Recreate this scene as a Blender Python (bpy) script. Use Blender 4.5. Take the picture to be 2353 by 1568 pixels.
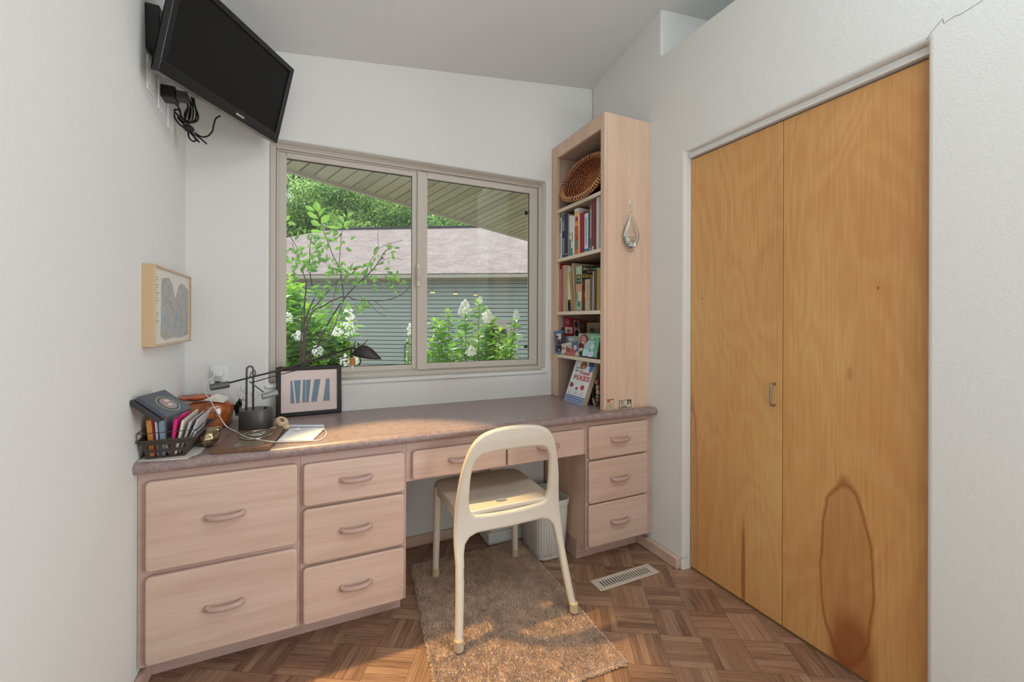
import bpy, bmesh, math, random
from mathutils import Vector, Matrix, Quaternion, noise as mnoise
rnd = random.Random(7)
for o in list(bpy.data.objects): bpy.data.objects.remove(o, do_unlink=True)
S = bpy.context.scene
COL = S.collection
V = Vector
PI = math.pi

# ------------------------------------------------------------------ camera
CAMH = 1.2152; THETA = math.radians(24.8492); ROLL = math.radians(.1811)
FPX = 980.145; CY = 738.84
cam_d = bpy.data.cameras.new('camera'); cam = bpy.data.objects.new('camera', cam_d); COL.objects.link(cam)
cam.location = (0, 0, CAMH)
cam_d.sensor_width = 36; cam_d.lens = 36*FPX/2353
cam_d.shift_y = -(784-CY)/2353
cam_d.clip_start = .02; cam_d.clip_end = 300
Fv = V((math.sin(THETA), math.cos(THETA), 0)); R0 = V((math.cos(THETA), -math.sin(THETA), 0)); U0 = V((0, 0, 1))
R2 = R0*math.cos(ROLL)+U0*math.sin(ROLL); U2 = -R0*math.sin(ROLL)+U0*math.cos(ROLL)
mm = Matrix((R2, U2, -Fv)).transposed()
cam.rotation_euler = mm.to_euler()
S.camera = cam

# ------------------------------------------------------------------ view, sky, sun, added fill lights, downlight
S.view_settings.view_transform = 'Standard'; S.view_settings.look = 'None'
S.view_settings.gamma = 1; S.view_settings.use_curve_mapping = False
S.view_settings.exposure = 0.0
W = bpy.data.worlds.new('world'); S.world = W; W.use_nodes = True
bg = W.node_tree.nodes['Background']; bg.inputs[0].default_value = (.86, .94, 1, 1); bg.inputs[1].default_value = 1.6

def lamp(kind, name, loc, target, power, color=(1, 1, 1), **k):
    d = bpy.data.lights.new(name, kind); d.energy = power; d.color = color
    for a, b in k.items(): setattr(d, a, b)
    o = bpy.data.objects.new(name, d); COL.objects.link(o); o.location = loc
    o.rotation_euler = (V(target)-V(loc)).to_track_quat('-Z', 'Y').to_euler()
    return o
lamp('SUN', 'sun', (6, 14, 12), (1.5, 4, 0), 4.2, (1, .95, .86), angle=.02)
FILL_TINT = (.80, .905, 1)
lamp('AREA', 'side_fill_light', (3.9, -1.7, 1.7), (-.5, 1.3, 1.4), 190, FILL_TINT, shape='RECTANGLE', size=2.8, size_y=2.2)  # added fill to brighten the left wall; no window in the east wall
lamp('AREA', 'left_fill_light', (-.49, -2.7, 1.55), (2, -2.7, 1.55), 33, FILL_TINT, shape='RECTANGLE', size=2.0, size_y=1.5)  # added fill for the right wall and cabinets; no window stands here
lamp('AREA', 'overhead_fill_light', (1.2, .06, 2.98), (1.1, .3, 0), 22, FILL_TINT, shape='RECTANGLE', size=1.8, size_y=.35)  # added overhead fill behind the camera, without any fixture
lamp('AREA', 'upward_fill_light', (1.4, -2.0, .14), (1.35, -1.5, 3), 60, (.84, .93, 1), shape='RECTANGLE', size=2.6, size_y=1.1)  # added upward fill for ceiling and upper walls, stands in for bounced light
lamp('SPOT', 'warm_downlight', (-.10, 2.0, 2.50), (.43, 1.38, 0), 290, (1, .70, .29), spot_size=math.radians(30.5), spot_blend=.5, shadow_soft_size=.03)

# ------------------------------------------------------------------ room measures (metres)
D = 2.3083; L = -.5164; R = 1.6396          # window wall, left wall, right wall
CT = .760                                    # counter top
def ceil_z(x, y): return 2.4969+.1313*(x+.1405)-.1935*(y-2.3083)

def ray(px, py): return Fv+R2*((px-1176.5)/FPX)-U2*((py-CY)/FPX)
CO = V((0, 0, CAMH))
def hx(px, py, X): d = ray(px, py); return CO+d*(X/d.x)          # photo point measured on a plane of the room
def hy(px, py, Y): d = ray(px, py); return CO+d*(Y/d.y)
def hz(px, py, Z): d = ray(px, py); return CO+d*((Z-CAMH)/d.z)
def hd(px, py, dep): return CO+ray(px, py)*dep

# ------------------------------------------------------------------ materials
def c(r, g, b):
    f = lambda v: ((v/255+.055)/1.055)**2.4 if v/255 > .04045 else v/255/12.92
    return (f(r), f(g), f(b), 1)
class NT:
    def __init__(s, m): s.t = m.node_tree; s.n = s.t.nodes; s.l = s.t.links
    def add(s, typ, ins=None, **k):
        n = s.n.new(typ)
        for a, b in k.items(): setattr(n, a, b)
        for a, b in (ins or {}).items():
            i = n.inputs[a]
            if hasattr(b, 'is_linked'): s.l.new(b, i)
            else: i.default_value = b
        return n
    def math(s, op, a, b=0.0, cc=None, clamp=False):
        n = s.add('ShaderNodeMath', operation=op, use_clamp=clamp)
        for i, v in enumerate([a, b] + ([cc] if cc is not None else [])):
            if hasattr(v, 'is_linked'): s.l.new(v, n.inputs[i])
            else: n.inputs[i].default_value = v
        return n.outputs[0]
    def mix(s, f, a, b, blend='MIX'):
        n = s.add('ShaderNodeMix', data_type='RGBA', blend_type=blend)
        for i, v in ((0, f), (6, a), (7, b)):
            if hasattr(v, 'is_linked'): s.l.new(v, n.inputs[i])
            else: n.inputs[i].default_value = v
        return n.outputs[2]
    def ramp(s, f, stops):
        n = s.add('ShaderNodeValToRGB'); e = n.color_ramp.elements
        while len(e) < len(stops): e.new(.5)
        for i, (p, col) in enumerate(stops): e[i].position = p; e[i].color = col
        s.l.new(f, n.inputs[0]); return n.outputs[0]
MATS = {}
def base_mat(name):
    m = bpy.data.materials.new(name); m.use_nodes = True; MATS[name] = m
    return m, NT(m), m.node_tree.nodes['Principled BSDF']
def mat(name, col, rough=.5, metal=0, bump=0, scale=80, vary=0, vscale=8, coat=0, trans=0, ior=1.45, emit=None, estr=0, spec=.5, sheen=0):
    if name in MATS: return MATS[name]
    m, t, b = base_mat(name)
    b.inputs['Base Color'].default_value = col; b.inputs['Roughness'].default_value = rough
    b.inputs['Metallic'].default_value = metal; b.inputs['Coat Weight'].default_value = coat
    b.inputs['Transmission Weight'].default_value = trans; b.inputs['IOR'].default_value = ior
    b.inputs['Specular IOR Level'].default_value = spec
    if sheen: b.inputs['Sheen Weight'].default_value = sheen
    if emit: b.inputs['Emission Color'].default_value = emit; b.inputs['Emission Strength'].default_value = estr
    if vary or bump: tc = t.add('ShaderNodeTexCoord').outputs['Object']
    if vary:
        n = t.add('ShaderNodeTexNoise', {'Vector': tc, 'Scale': vscale, 'Detail': 4.0})
        dark = tuple(v*(1-vary) for v in col[:3])+(1,); lite = tuple(min(1, v*(1+vary)) for v in col[:3])+(1,)
        t.l.new(t.ramp(n.outputs[0], [(.3, dark), (.7, lite)]), b.inputs['Base Color'])
    if bump:
        n = t.add('ShaderNodeTexNoise', {'Vector': tc, 'Scale': scale, 'Detail': 3.0})
        bp = t.add('ShaderNodeBump', {'Height': n.outputs[0], 'Strength': bump, 'Distance': .004})
        t.l.new(bp.outputs[0], b.inputs['Normal'])
    return m
def wood(name, a, bcol, axis='X', rough=.42, scale=1.0, stretch=14, coat=.0):
    m, t, b = base_mat(name)
    tc = t.add('ShaderNodeTexCoord').outputs['Object']
    sc = {'X': (1, stretch, stretch), 'Y': (stretch, 1, stretch), 'Z': (stretch, stretch, 1)}[axis]
    mp = t.add('ShaderNodeMapping', {'Vector': tc, 'Scale': sc}).outputs[0]
    n1 = t.add('ShaderNodeTexNoise', {'Vector': mp, 'Scale': 1.6*scale, 'Detail': 6.0, 'Distortion': .6}).outputs[0]
    n2 = t.add('ShaderNodeTexNoise', {'Vector': mp, 'Scale': 9*scale, 'Detail': 3.0}).outputs[0]
    f = t.math('ADD', t.math('MULTIPLY', n1, .75), t.math('MULTIPLY', n2, .25))
    t.l.new(t.ramp(f, [(.36, a), (.62, bcol)]), b.inputs['Base Color'])
    b.inputs['Roughness'].default_value = rough; b.inputs['Coat Weight'].default_value = coat
    bp = t.add('ShaderNodeBump', {'Height': n2, 'Strength': .06, 'Distance': .002})
    t.l.new(bp.outputs[0], b.inputs['Normal'])
    return m
M_WALL = mat('wall_paint', c(222, 220, 214), .85, bump=.25, scale=160, spec=.2)
M_CEIL = mat('ceiling_paint', c(218, 218, 215), .9, bump=.3, scale=90, spec=.15)
M_TRIMW = mat('white_trim_paint', c(226, 226, 222), .5)
M_PICKLED = wood('pickled_maple', c(196, 163, 143), c(210, 181, 162), 'X', .38)
M_PICKLEDZ = wood('pickled_maple_upright', c(205, 172, 147), c(217, 186, 160), 'Z', .4)
M_FRAMEW = wood('pickled_maple_frame', c(186, 153, 140), c(198, 167, 154), 'X', .4)
M_HANDLE = mat('pickled_handle', c(186, 152, 140), .38)
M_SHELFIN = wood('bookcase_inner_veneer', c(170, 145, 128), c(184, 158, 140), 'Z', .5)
M_SHELFEDGE = mat('bookcase_edge_windowlit', c(222, 206, 182), .45)  # window light on the shelf fronts put into this paler colour
M_BLACK = mat('black_plastic', c(26, 26, 26), .42)
M_BLACKM = mat('black_matt_screen', c(20, 20, 19), .5, spec=.25)
M_GREYM = mat('lamp_grey_metal', c(96, 96, 94), .42, metal=.3)
M_GREYL = mat('lamp_light_grey_metal', c(140, 142, 140), .4, metal=.3)
M_DARKM = mat('lamp_dark_metal', c(52, 46, 42), .45, metal=.2, vary=.3, vscale=60)
M_WHITEP = mat('white_plastic', c(228, 228, 224), .4)
M_BEIGEP = mat('cream_chair_plastic', c(214, 202, 184), .42, bump=.05, scale=300)
M_FOOT = mat('tan_foot_cap', c(190, 172, 140), .5)
M_BINP = mat('bin_off_white_plastic', c(205, 200, 192), .45)
M_VINYL = mat('window_vinyl', c(196, 186, 172), .4)
M_STEEL = mat('brushed_steel', c(150, 150, 150), .35, metal=.9)
M_CABLEB = mat('black_cable', c(22, 22, 22), .5)
M_CABLEW = mat('white_cable', c(225, 224, 218), .45)
M_CHROME = mat('silver', c(200, 195, 180), .22, metal=1)

def solid(r, g, b, rough=.6, **k):
    n = 'tone_%d_%d_%d_%d' % (r, g, b, int(rough*100)); return mat(n, c(r, g, b), rough, **k)

# window glass: clear with a real mirror share
m, t, b = base_mat('window_glass'); t.n.remove(b)
tr = t.add('ShaderNodeBsdfTransparent', {'Color': (.97, .985, .98, 1)}); gl = t.add('ShaderNodeBsdfGlossy', {'Roughness': 0.0, 'Color': (1, 1, 1, 1)})
fr = t.add('ShaderNodeFresnel', {'IOR': 1.45})
mx = t.add('ShaderNodeMixShader', {0: fr.outputs[0], 1: tr.outputs[0], 2: gl.outputs[0]})
t.l.new(mx.outputs[0], t.n['Material Output'].inputs[0]); M_GLASS = m
M_CLEAR = mat('blown_glass', (1, 1, 1, 1), .02, trans=1, ior=1.45)

# counter laminate
m, t, b = base_mat('mauve_laminate')
tc = t.add('ShaderNodeTexCoord').outputs['Object']
n1 = t.add('ShaderNodeTexNoise', {'Vector': tc, 'Scale': 45.0, 'Detail': 6.0, 'Roughness': .7}).outputs[0]
n2 = t.add('ShaderNodeTexNoise', {'Vector': tc, 'Scale': 260.0, 'Detail': 2.0}).outputs[0]
f = t.math('ADD', t.math('MULTIPLY', n1, .6), t.math('MULTIPLY', n2, .4))
t.l.new(t.ramp(f, [(.38, c(126, 106, 103)), (.6, c(160, 138, 133))]), b.inputs['Base Color'])
b.inputs['Roughness'].default_value = .3; M_LAM = m

# birch ply door, with its own dark heartwood marks
def door_mat(name, marks, seed):
    m, t, b = base_mat(name)
    tc = t.add('ShaderNodeTexCoord').outputs['Object']
    mp = t.add('ShaderNodeMapping', {'Vector': tc, 'Location': (seed, seed*.7, seed*1.3), 'Scale': (2.2, 2.2, .75)}).outputs[0]
    n1 = t.add('ShaderNodeTexNoise', {'Vector': mp, 'Scale': 1.25, 'Detail': 2.5, 'Distortion': .5}).outputs[0]
    w = t.math('SINE', t.math('MULTIPLY', n1, 90.0))
    mp2 = t.add('ShaderNodeMapping', {'Vector': tc, 'Scale': (110, 110, 5)}).outputs[0]
    n2 = t.add('ShaderNodeTexNoise', {'Vector': mp2, 'Scale': 1.0, 'Detail': 4.0}).outputs[0]
    n3 = t.add('ShaderNodeTexNoise', {'Vector': mp, 'Scale': .9, 'Detail': 1.0}).outputs[0]
    f = t.math('ADD', t.math('ADD', t.math('MULTIPLY', w, .034), t.math('MULTIPLY', n2, .35)), t.math('MULTIPLY', n3, .55))
    col = t.ramp(f, [(.30, c(196, 138, 80)), (.47, c(210, 157, 97)), (.62, c(215, 174, 110))])
    sep = t.add('ShaderNodeSeparateXYZ', {0: tc})
    nz = t.add('ShaderNodeTexNoise', {'Vector': tc, 'Scale': 9.0, 'Detail': 3.0}).outputs[0]
    dn = t.math('MULTIPLY', t.math('SUBTRACT', nz, .5), .35)
    for (cy, cz, ry, rz, ring, amt) in marks:
        dy = t.math('DIVIDE', t.math('SUBTRACT', sep.outputs[1], cy), ry)
        dz = t.math('DIVIDE', t.math('SUBTRACT', sep.outputs[2], cz), rz)
        r = t.math('SQRT', t.math('ADD', t.math('MULTIPLY', dy, dy), t.math('MULTIPLY', dz, dz)))
        r = t.math('ADD', r, dn)
        if ring:
            k = t.math('SUBTRACT', 1.0, t.math('DIVIDE', t.math('ABSOLUTE', t.math('SUBTRACT', r, 1.0)), ring), clamp=True)
            inner = t.math('MULTIPLY', t.math('LESS_THAN', r, 1.0), .3)
            k = t.math('MAXIMUM', k, inner)
        else:
            k = t.math('MULTIPLY', t.math('SUBTRACT', 1.15, r), 2.2, clamp=True)
        col = t.mix(t.math('MULTIPLY', k, amt), col, c(142, 74, 34))
    t.l.new(col, b.inputs['Base Color']); b.inputs['Roughness'].default_value = .38
    return m
# leaves
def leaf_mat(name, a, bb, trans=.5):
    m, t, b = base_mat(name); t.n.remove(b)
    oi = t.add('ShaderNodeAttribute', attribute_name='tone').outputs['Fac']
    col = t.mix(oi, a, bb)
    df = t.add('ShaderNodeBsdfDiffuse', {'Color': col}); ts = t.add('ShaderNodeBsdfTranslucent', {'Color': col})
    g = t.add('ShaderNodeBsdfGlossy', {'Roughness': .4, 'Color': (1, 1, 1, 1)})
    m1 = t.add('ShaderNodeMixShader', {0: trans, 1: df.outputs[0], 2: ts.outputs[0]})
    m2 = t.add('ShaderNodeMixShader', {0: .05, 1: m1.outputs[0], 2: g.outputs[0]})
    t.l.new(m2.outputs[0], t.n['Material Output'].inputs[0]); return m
M_LEAFA = leaf_mat('shrub_leaf', c(70, 120, 40), c(140, 190, 70))
M_LEAFH = leaf_mat('hydrangea_leaf', c(80, 150, 55), c(170, 215, 70))
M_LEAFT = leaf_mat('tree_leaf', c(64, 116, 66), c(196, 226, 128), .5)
M_PETAL = leaf_mat('white_petal', c(235, 238, 215), c(255, 255, 250), .3)
M_BARK = mat('bark', c(70, 52, 46), .85, bump=.4, scale=60)

# ------------------------------------------------------------------ mesh building
def wloc(o):
    v = V((0, 0, 0))
    while o is not None: v += o.location; o = o.parent
    return v
class MB:
    def __init__(s): s.v = []; s.f = []; s.mi = []; s.m = 0
    def add(s, vs, fs):
        b = len(s.v); s.v += [V(p) for p in vs]; s.f += [tuple(i+b for i in f) for f in fs]; s.mi += [s.m]*len(fs); return s
    def box(s, x0, x1, y0, y1, z0, z1):
        return s.add([(x, y, z) for x in (x0, x1) for y in (y0, y1) for z in (z0, z1)],
                     [(0, 1, 3, 2), (4, 6, 7, 5), (0, 4, 5, 1), (2, 3, 7, 6), (0, 2, 6, 4), (1, 5, 7, 3)])
    def obox(s, ctr, ax, ay, az):   # half-vectors
        ctr = V(ctr); ax = V(ax); ay = V(ay); az = V(az)
        return s.add([ctr+ax*i+ay*j+az*k for i in (-1, 1) for j in (-1, 1) for k in (-1, 1)],
                     [(0, 1, 3, 2), (4, 6, 7, 5), (0, 4, 5, 1), (2, 3, 7, 6), (0, 2, 6, 4), (1, 5, 7, 3)])
    def hexa(s, lo, hi):  # two quads
        return s.add(list(lo)+list(hi), [(3, 2, 1, 0), (4, 5, 6, 7)]+[(i, (i+1) % 4, (i+1) % 4+4, i+4) for i in range(4)])
    def tube(s, pts, r, n=10, cap=True, flat=1.0):
        pts = [V(p) for p in pts]; k = len(pts)
        rs = r if isinstance(r, (list, tuple)) else [r]*k
        b = len(s.v); up = None
        for i, p in enumerate(pts):
            tg = (pts[min(i+1, k-1)]-pts[max(i-1, 0)])
            if tg.length < 1e-9: tg = V((0, 0, 1))
            tg.normalize()
            if up is None:
                up = V((0, 0, 1)) if abs(tg.z) < .9 else V((1, 0, 0))
            side = tg.cross(up)
            if side.length < 1e-6: side = tg.orthogonal()
            side.normalize(); up = side.cross(tg).normalized()
            for j in range(n):
                a = 2*PI*j/n; s.v.append(p+side*math.cos(a)*rs[i]+up*math.sin(a)*rs[i]*flat)
        for i in range(k-1):
            for j in range(n):
                s.f.append((b+i*n+j, b+i*n+(j+1) % n, b+(i+1)*n+(j+1) % n, b+(i+1)*n+j)); s.mi.append(s.m)
        if cap:
            s.f.append(tuple(b+j for j in reversed(range(n)))); s.mi.append(s.m)
            s.f.append(tuple(b+(k-1)*n+j for j in range(n))); s.mi.append(s.m)
        return s
    def cyl(s, p0, p1, r0, r1=None, n=20): return s.tube([p0, p1], [r0, r0 if r1 is None else r1], n)
    def lathe(s, ctr, prof, n=24, mat3=None, sx=1, sy=1):
        b = len(s.v); ctr = V(ctr)
        for (r, z) in prof:
            for j in range(n):
                a = 2*PI*j/n; p = V((r*math.cos(a)*sx, r*math.sin(a)*sy, z))
                s.v.append(ctr+(mat3 @ p if mat3 else p))
        for i in range(len(prof)-1):
            for j in range(n):
                s.f.append((b+i*n+j, b+i*n+(j+1) % n, b+(i+1)*n+(j+1) % n, b+(i+1)*n+j)); s.mi.append(s.m)
        if prof[0][0] > 1e-5: s.f.append(tuple(b+j for j in reversed(range(n)))); s.mi.append(s.m)
        if prof[-1][0] > 1e-5: s.f.append(tuple(b+(len(prof)-1)*n+j for j in range(n))); s.mi.append(s.m)
        return s
    def ball(s, ctr, rx, ry=None, rz=None, n=16, m=10, mat3=None, fn=None):
        ry = ry or rx; rz = rz or rx; b = len(s.v); ctr = V(ctr)
        for i in range(m+1):
            th = PI*i/m
            for j in range(n):
                ph = 2*PI*j/n; u = V((math.sin(th)*math.cos(ph), math.sin(th)*math.sin(ph), -math.cos(th)))
                q = fn(u) if fn else 1
                p = V((u.x*rx, u.y*ry, u.z*rz))*q
                s.v.append(ctr+(mat3 @ p if mat3 else p))
        for i in range(m):
            for j in range(n):
                s.f.append((b+i*n+j, b+i*n+(j+1) % n, b+(i+1)*n+(j+1) % n, b+(i+1)*n+j)); s.mi.append(s.m)
        return s
    def prism(s, pts, vec):      # polygon extruded by vec
        vec = V(vec); n = len(pts)
        return s.add([V(p) for p in pts]+[V(p)+vec for p in pts],
                     [tuple(reversed(range(n))), tuple(range(n, 2*n))]+[(i, (i+1) % n, (i+1) % n+n, i+n) for i in range(n)])
    def build(s, name, mats, parent=None, bevel=0, seg=2, smooth=False, local=False, subd=0, solid_=0, ang=35):
        me = bpy.data.meshes.new(name)
        off = V((0, 0, 0)) if (local or parent is None) else wloc(parent)
        me.from_pydata([tuple(p-off) for p in s.v], [], s.f)
        for m_ in (mats if isinstance(mats, (list, tuple)) else [mats]): me.materials.append(m_)
        for p, i in zip(me.polygons, s.mi): p.material_index = i
        bm = bmesh.new(); bm.from_mesh(me)
        bmesh.ops.remove_doubles(bm, verts=bm.verts, dist=1e-6)
        bmesh.ops.recalc_face_normals(bm, faces=bm.faces); bm.to_mesh(me); bm.free()
        o = bpy.data.objects.new(name, me); COL.objects.link(o)
        if parent is not None: o.parent = parent
        if smooth: 
            me.polygons.foreach_set('use_smooth', [True]*len(me.polygons))
            if smooth == 'auto' and hasattr(me, 'set_sharp_from_angle'): me.set_sharp_from_angle(angle=math.radians(ang))
        if bevel:
            md = o.modifiers.new('bevel', 'BEVEL'); md.width = bevel; md.segments = seg; md.limit_method = 'ANGLE'; md.angle_limit = math.radians(35); md.harden_normals = False
            me.polygons.foreach_set('use_smooth', [True]*len(me.polygons)); me.set_sharp_from_angle(angle=math.radians(50)) if hasattr(me, 'set_sharp_from_angle') else None
        if subd:
            md = o.modifiers.new('subdivision', 'SUBSURF'); md.levels = subd; md.render_levels = subd
        return o
def thing(name, label, cat, loc=(0, 0, 0), group=None):
    o = bpy.data.objects.new(name, None); COL.objects.link(o); o.location = loc; o.empty_display_size = .05
    o['label'] = label; o['category'] = cat
    if group: o['group'] = group
    return o
def tag(o, label, cat, group=None):
    o['label'] = label; o['category'] = cat
    if group: o['group'] = group
    return o
def struct(o): o['kind'] = 'structure'; return o
def text_mesh(body, size, mat_, name, parent, M4, depth=.0004, align='LEFT', shear=0, sx=1.0, bold=0.0, local=False):
    cu = bpy.data.curves.new('txt', 'FONT'); cu.body = body; cu.size = size; cu.extrude = depth; cu.align_x = align; cu.shear = shear; cu.offset = bold
    cu.resolution_u = 3
    to = bpy.data.objects.new('txt', cu); COL.objects.link(to)
    bpy.context.view_layer.update()
    me = bpy.data.meshes.new_from_object(to.evaluated_get(bpy.context.evaluated_depsgraph_get()))
    bpy.data.objects.remove(to, do_unlink=True)
    off = V((0, 0, 0)) if (local or parent is None) else wloc(parent)
    for v_ in me.vertices:
        p = V((v_.co.x*sx, v_.co.y, v_.co.z)); v_.co = (M4 @ p)-off
    me.materials.clear(); me.materials.append(mat_)
    o = bpy.data.objects.new(name, me); COL.objects.link(o); o.parent = parent
    return o
def basis(o, x, y, z=None):
    x = V(x).normalized(); y = V(y).normalized(); z = V(z).normalized() if z is not None else x.cross(y)
    m = Matrix((x, y, z)).transposed().to_4x4(); m.translation = V(o); return m
def smoothpath(pts, n=8):
    pts = [V(p) for p in pts]; out = []
    for i in range(len(pts)-1):
        p0 = pts[max(i-1, 0)]; p1 = pts[i]; p2 = pts[i+1]; p3 = pts[min(i+2, len(pts)-1)]
        for k in range(n):
            u = k/n
            out.append(.5*((2*p1)+(-p0+p2)*u+(2*p0-5*p1+4*p2-p3)*u*u+(-p0+3*p1-3*p2+p3)*u**3))
    out.append(pts[-1]); return out

# ================================================================== THE ROOM
def slab(name, plane, us, vs, holes, a0, a1, mat_, bevel=0):
    """wall made of a grid of cells; plane 'Y' -> u=x, v=z ; plane 'X' -> u=y, v=z ; a0,a1 = extent along the plane normal"""
    mb = MB(); cells = {(i, j) for i in range(len(us)-1) for j in range(len(vs)-1)}-set(holes)
    P = (lambda u, v, a: (u, a, v)) if plane == 'Y' else (lambda u, v, a: (a, u, v))
    for (i, j) in cells:
        u0, u1, v0, v1 = us[i], us[i+1], vs[j], vs[j+1]
        for a in (a0, a1): mb.add([P(u0, v0, a), P(u1, v0, a), P(u1, v1, a), P(u0, v1, a)], [(0, 1, 2, 3)])
        for (di, dj, e) in ((-1, 0, ((u0, v0), (u0, v1))), (1, 0, ((u1, v0), (u1, v1))), (0, -1, ((u0, v0), (u1, v0))), (0, 1, ((u0, v1), (u1, v1)))):
            if (i+di, j+dj) not in cells:
                mb.add([P(*e[0], a0), P(*e[1], a0), P(*e[1], a1), P(*e[0], a1)], [(0, 1, 2, 3)])
    return struct(mb.build(name, mat_, bevel=bevel, seg=4))
WX0, WX1, WZ0, WZ1 = -.1975, 1.304, .9112, 2.0825
slab('wall_window', 'Y', [L-.12, WX0, WX1, 2.75], [-.3, WZ0, WZ1, 3.2], [(1, 1)], D, D+.15, M_WALL, bevel=.011)
slab('wall_left', 'X', [-5.1, D], [-.02, 3.6], [], L, L-.12, M_WALL)
slab('wall_right', 'X', [.30, .628, 1.541, 1.6985, D], [-.02, 2.048, 2.6088, 3.3], [(1, 0), (0, 2), (1, 2), (2, 2)], R, R+.11, M_WALL, bevel=.013)
mb = MB(); mb.box(R+.015, 4.1, 1.6975, 1.80, 2.56, 3.6); mb.box(R+.11, 4.1, 1.6975, 1.80, -.02, 2.56); struct(mb.build('wall_recess', M_WALL))
mb = MB(); mb.box(R+.11, 4.0, .30, 1.6985, 2.50, 2.6088); struct(mb.build('wall_closet_top', M_WALL))
mb = MB(); mb.box(2.55, 2.62, .30, 1.6985, -.02, 2.5); struct(mb.build('wall_closet_back', M_WALL))  # unseen plane behind the doors, added to block light
mb = MB(); mb.box(R+.11, 4.0, .18, .30, -.02, 3.9); struct(mb.build('wall_kitchen', M_WALL))
mb = MB(); mb.box(L-.12, 4.1, -5.2, -5.1, -.02, 4.6); struct(mb.build('wall_rear', M_WALL))
mb = MB(); mb.box(4.0, 4.1, -5.1, 1.6985, -.02, 4.6); struct(mb.build('wall_east', M_WALL))
pts = [(L-.12, -5.2), (4.1, -5.2), (4.1, 2.0), (2.75, D+.15), (L-.12, D+.15)]
mb = MB(); mb.prism([(x, y, ceil_z(x, y)) for x, y in pts], (0, 0, .12)); struct(mb.build('ceiling', M_CEIL))
# hairline cracks in the plaster above the closet
mb = MB()
for ch in ([(2129, 92), (2140, 74), (2152, 60), (2160, 50), (2166, 43), (2169, 54), (2180, 46), (2196, 36), (2205, 34), (2225, 22), (2243, 10), (2262, -2)], [(1513, 132), (1515, 128), (1519, 125)], [(1560, 1283), (1572, 1284), (1584, 1276)]):
    mb.tube([hx(x, y, R-.0002) for x, y in ch], .0007, 4)
cr = mb.build('plaster_crack', mat('crack_grey', c(120, 116, 108), .9)); cr['kind'] = 'structure'; cr.name = 'trim_crack'

# parquet floor, laid on the house's own grid (60 degrees to this room)
def floor_mat():
    m, t, b = base_mat('parquet')
    uv = t.add('ShaderNodeUVMap', uv_map='grain').outputs[0]; ed = t.add('ShaderNodeUVMap', uv_map='edge').outputs[0]
    tone = t.add('ShaderNodeAttribute', attribute_name='tone').outputs['Fac']
    mp = t.add('ShaderNodeMapping', {'Vector': uv, 'Scale': (9, 210, 1)}).outputs[0]
    n1 = t.add('ShaderNodeTexNoise', {'Vector': mp, 'Scale': 1.0, 'Detail': 5.0, 'Roughness': .65}).outputs[0]
    mp2 = t.add('ShaderNodeMapping', {'Vector': uv, 'Scale': (3, 40, 1)}).outputs[0]
    n2 = t.add('ShaderNodeTexNoise', {'Vector': mp2, 'Scale': 1.0, 'Detail': 3.0}).outputs[0]
    f = t.math('ADD', t.math('MULTIPLY', n1, .55), t.math('ADD', t.math('MULTIPLY', n2, .25), t.math('MULTIPLY', tone, .17)))
    col = t.ramp(f, [(.30, c(98, 70, 54)), (.42, c(134, 100, 78)), (.54, c(160, 124, 98)), (.68, c(184, 148, 120))])
    sp = t.add('ShaderNodeSeparateXYZ', {0: ed})
    ex = t.math('MULTIPLY', t.math('SUBTRACT', .5, t.math('ABSOLUTE', t.math('SUBTRACT', sp.outputs[0], .5))), 5.0)
    ey = t.math('SUBTRACT', .5, t.math('ABSOLUTE', t.math('SUBTRACT', sp.outputs[1], .5)))
    e = t.math('MULTIPLY', t.math('MINIMUM', ex, ey), 30.0, clamp=True)
    col = t.mix(e, c(84, 56, 42), col)
    t.l.new(col, b.inputs['Base Color']); b.inputs['Roughness'].default_value = .36
    bp = t.add('ShaderNodeBump', {'Height': t.math('ADD', e, t.math('MULTIPLY', n1, .4)), 'Strength': .25, 'Distance': .0012})
    t.l.new(bp.outputs[0], b.inputs['Normal']); return m
M_FLOOR = floor_mat()
bm = bmesh.new(); luv = bm.loops.layers.uv.new('grain'); euv = bm.loops.layers.uv.new('edge'); tl = bm.faces.layers.float.new('tone')
T = .1523; A = math.radians(-29.6); e1 = V((math.cos(A), math.sin(A), 0)); e2 = V((-e1.y, e1.x, 0)); O = V((1.2196, 1.2596, 0))
r2 = random.Random(5)
for i in range(-17, 14):
    for j in range(-22, 16):
        o = O+e1*(i*T)+e2*(j*T)
        if not (-1.0 < o.x < 3.0 and -1.2 < o.y < 2.7): continue
        tb = r2.uniform(-.35, .35)
        for k in range(5):
            if (i+j) % 2: a, b_ = e1, e2
            else: a, b_ = e2, e1
            q = [o+b_*(k*T/5), o+b_*(k*T/5)+a*T, o+b_*((k+1)*T/5)+a*T, o+b_*((k+1)*T/5)]
            fc = bm.faces.new([bm.verts.new(p) for p in q]); fc[tl] = .5+tb*.6+r2.uniform(-.45, .45)
            s0 = r2.uniform(0, 60); t0 = r2.uniform(0, 60)
            for lp, (uu, vv) in zip(fc.loops, ((0, 0), (1, 0), (1, 1), (0, 1))):
                lp[luv].uv = (s0+uu*T, t0+vv*T/5); lp[euv].uv = (uu, vv)
for co, no in (((L, 0, 0), (-1, 0, 0)), ((0, D, 0), (0, 1, 0)), ((R+.1, 0, 0), (1, 0, 0)), ((0, -1, 0), (0, -1, 0))):
    bmesh.ops.bisect_plane(bm, geom=bm.verts[:]+bm.edges[:]+bm.faces[:], plane_co=co, plane_no=no, clear_outer=True)
bmesh.ops.recalc_face_normals(bm, faces=bm.faces)
if bm.faces[0].normal.z < 0: bmesh.ops.reverse_faces(bm, faces=bm.faces[:])
me = bpy.data.meshes.new('floor'); bm.to_mesh(me); bm.free(); me.materials.append(M_FLOOR)
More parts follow.
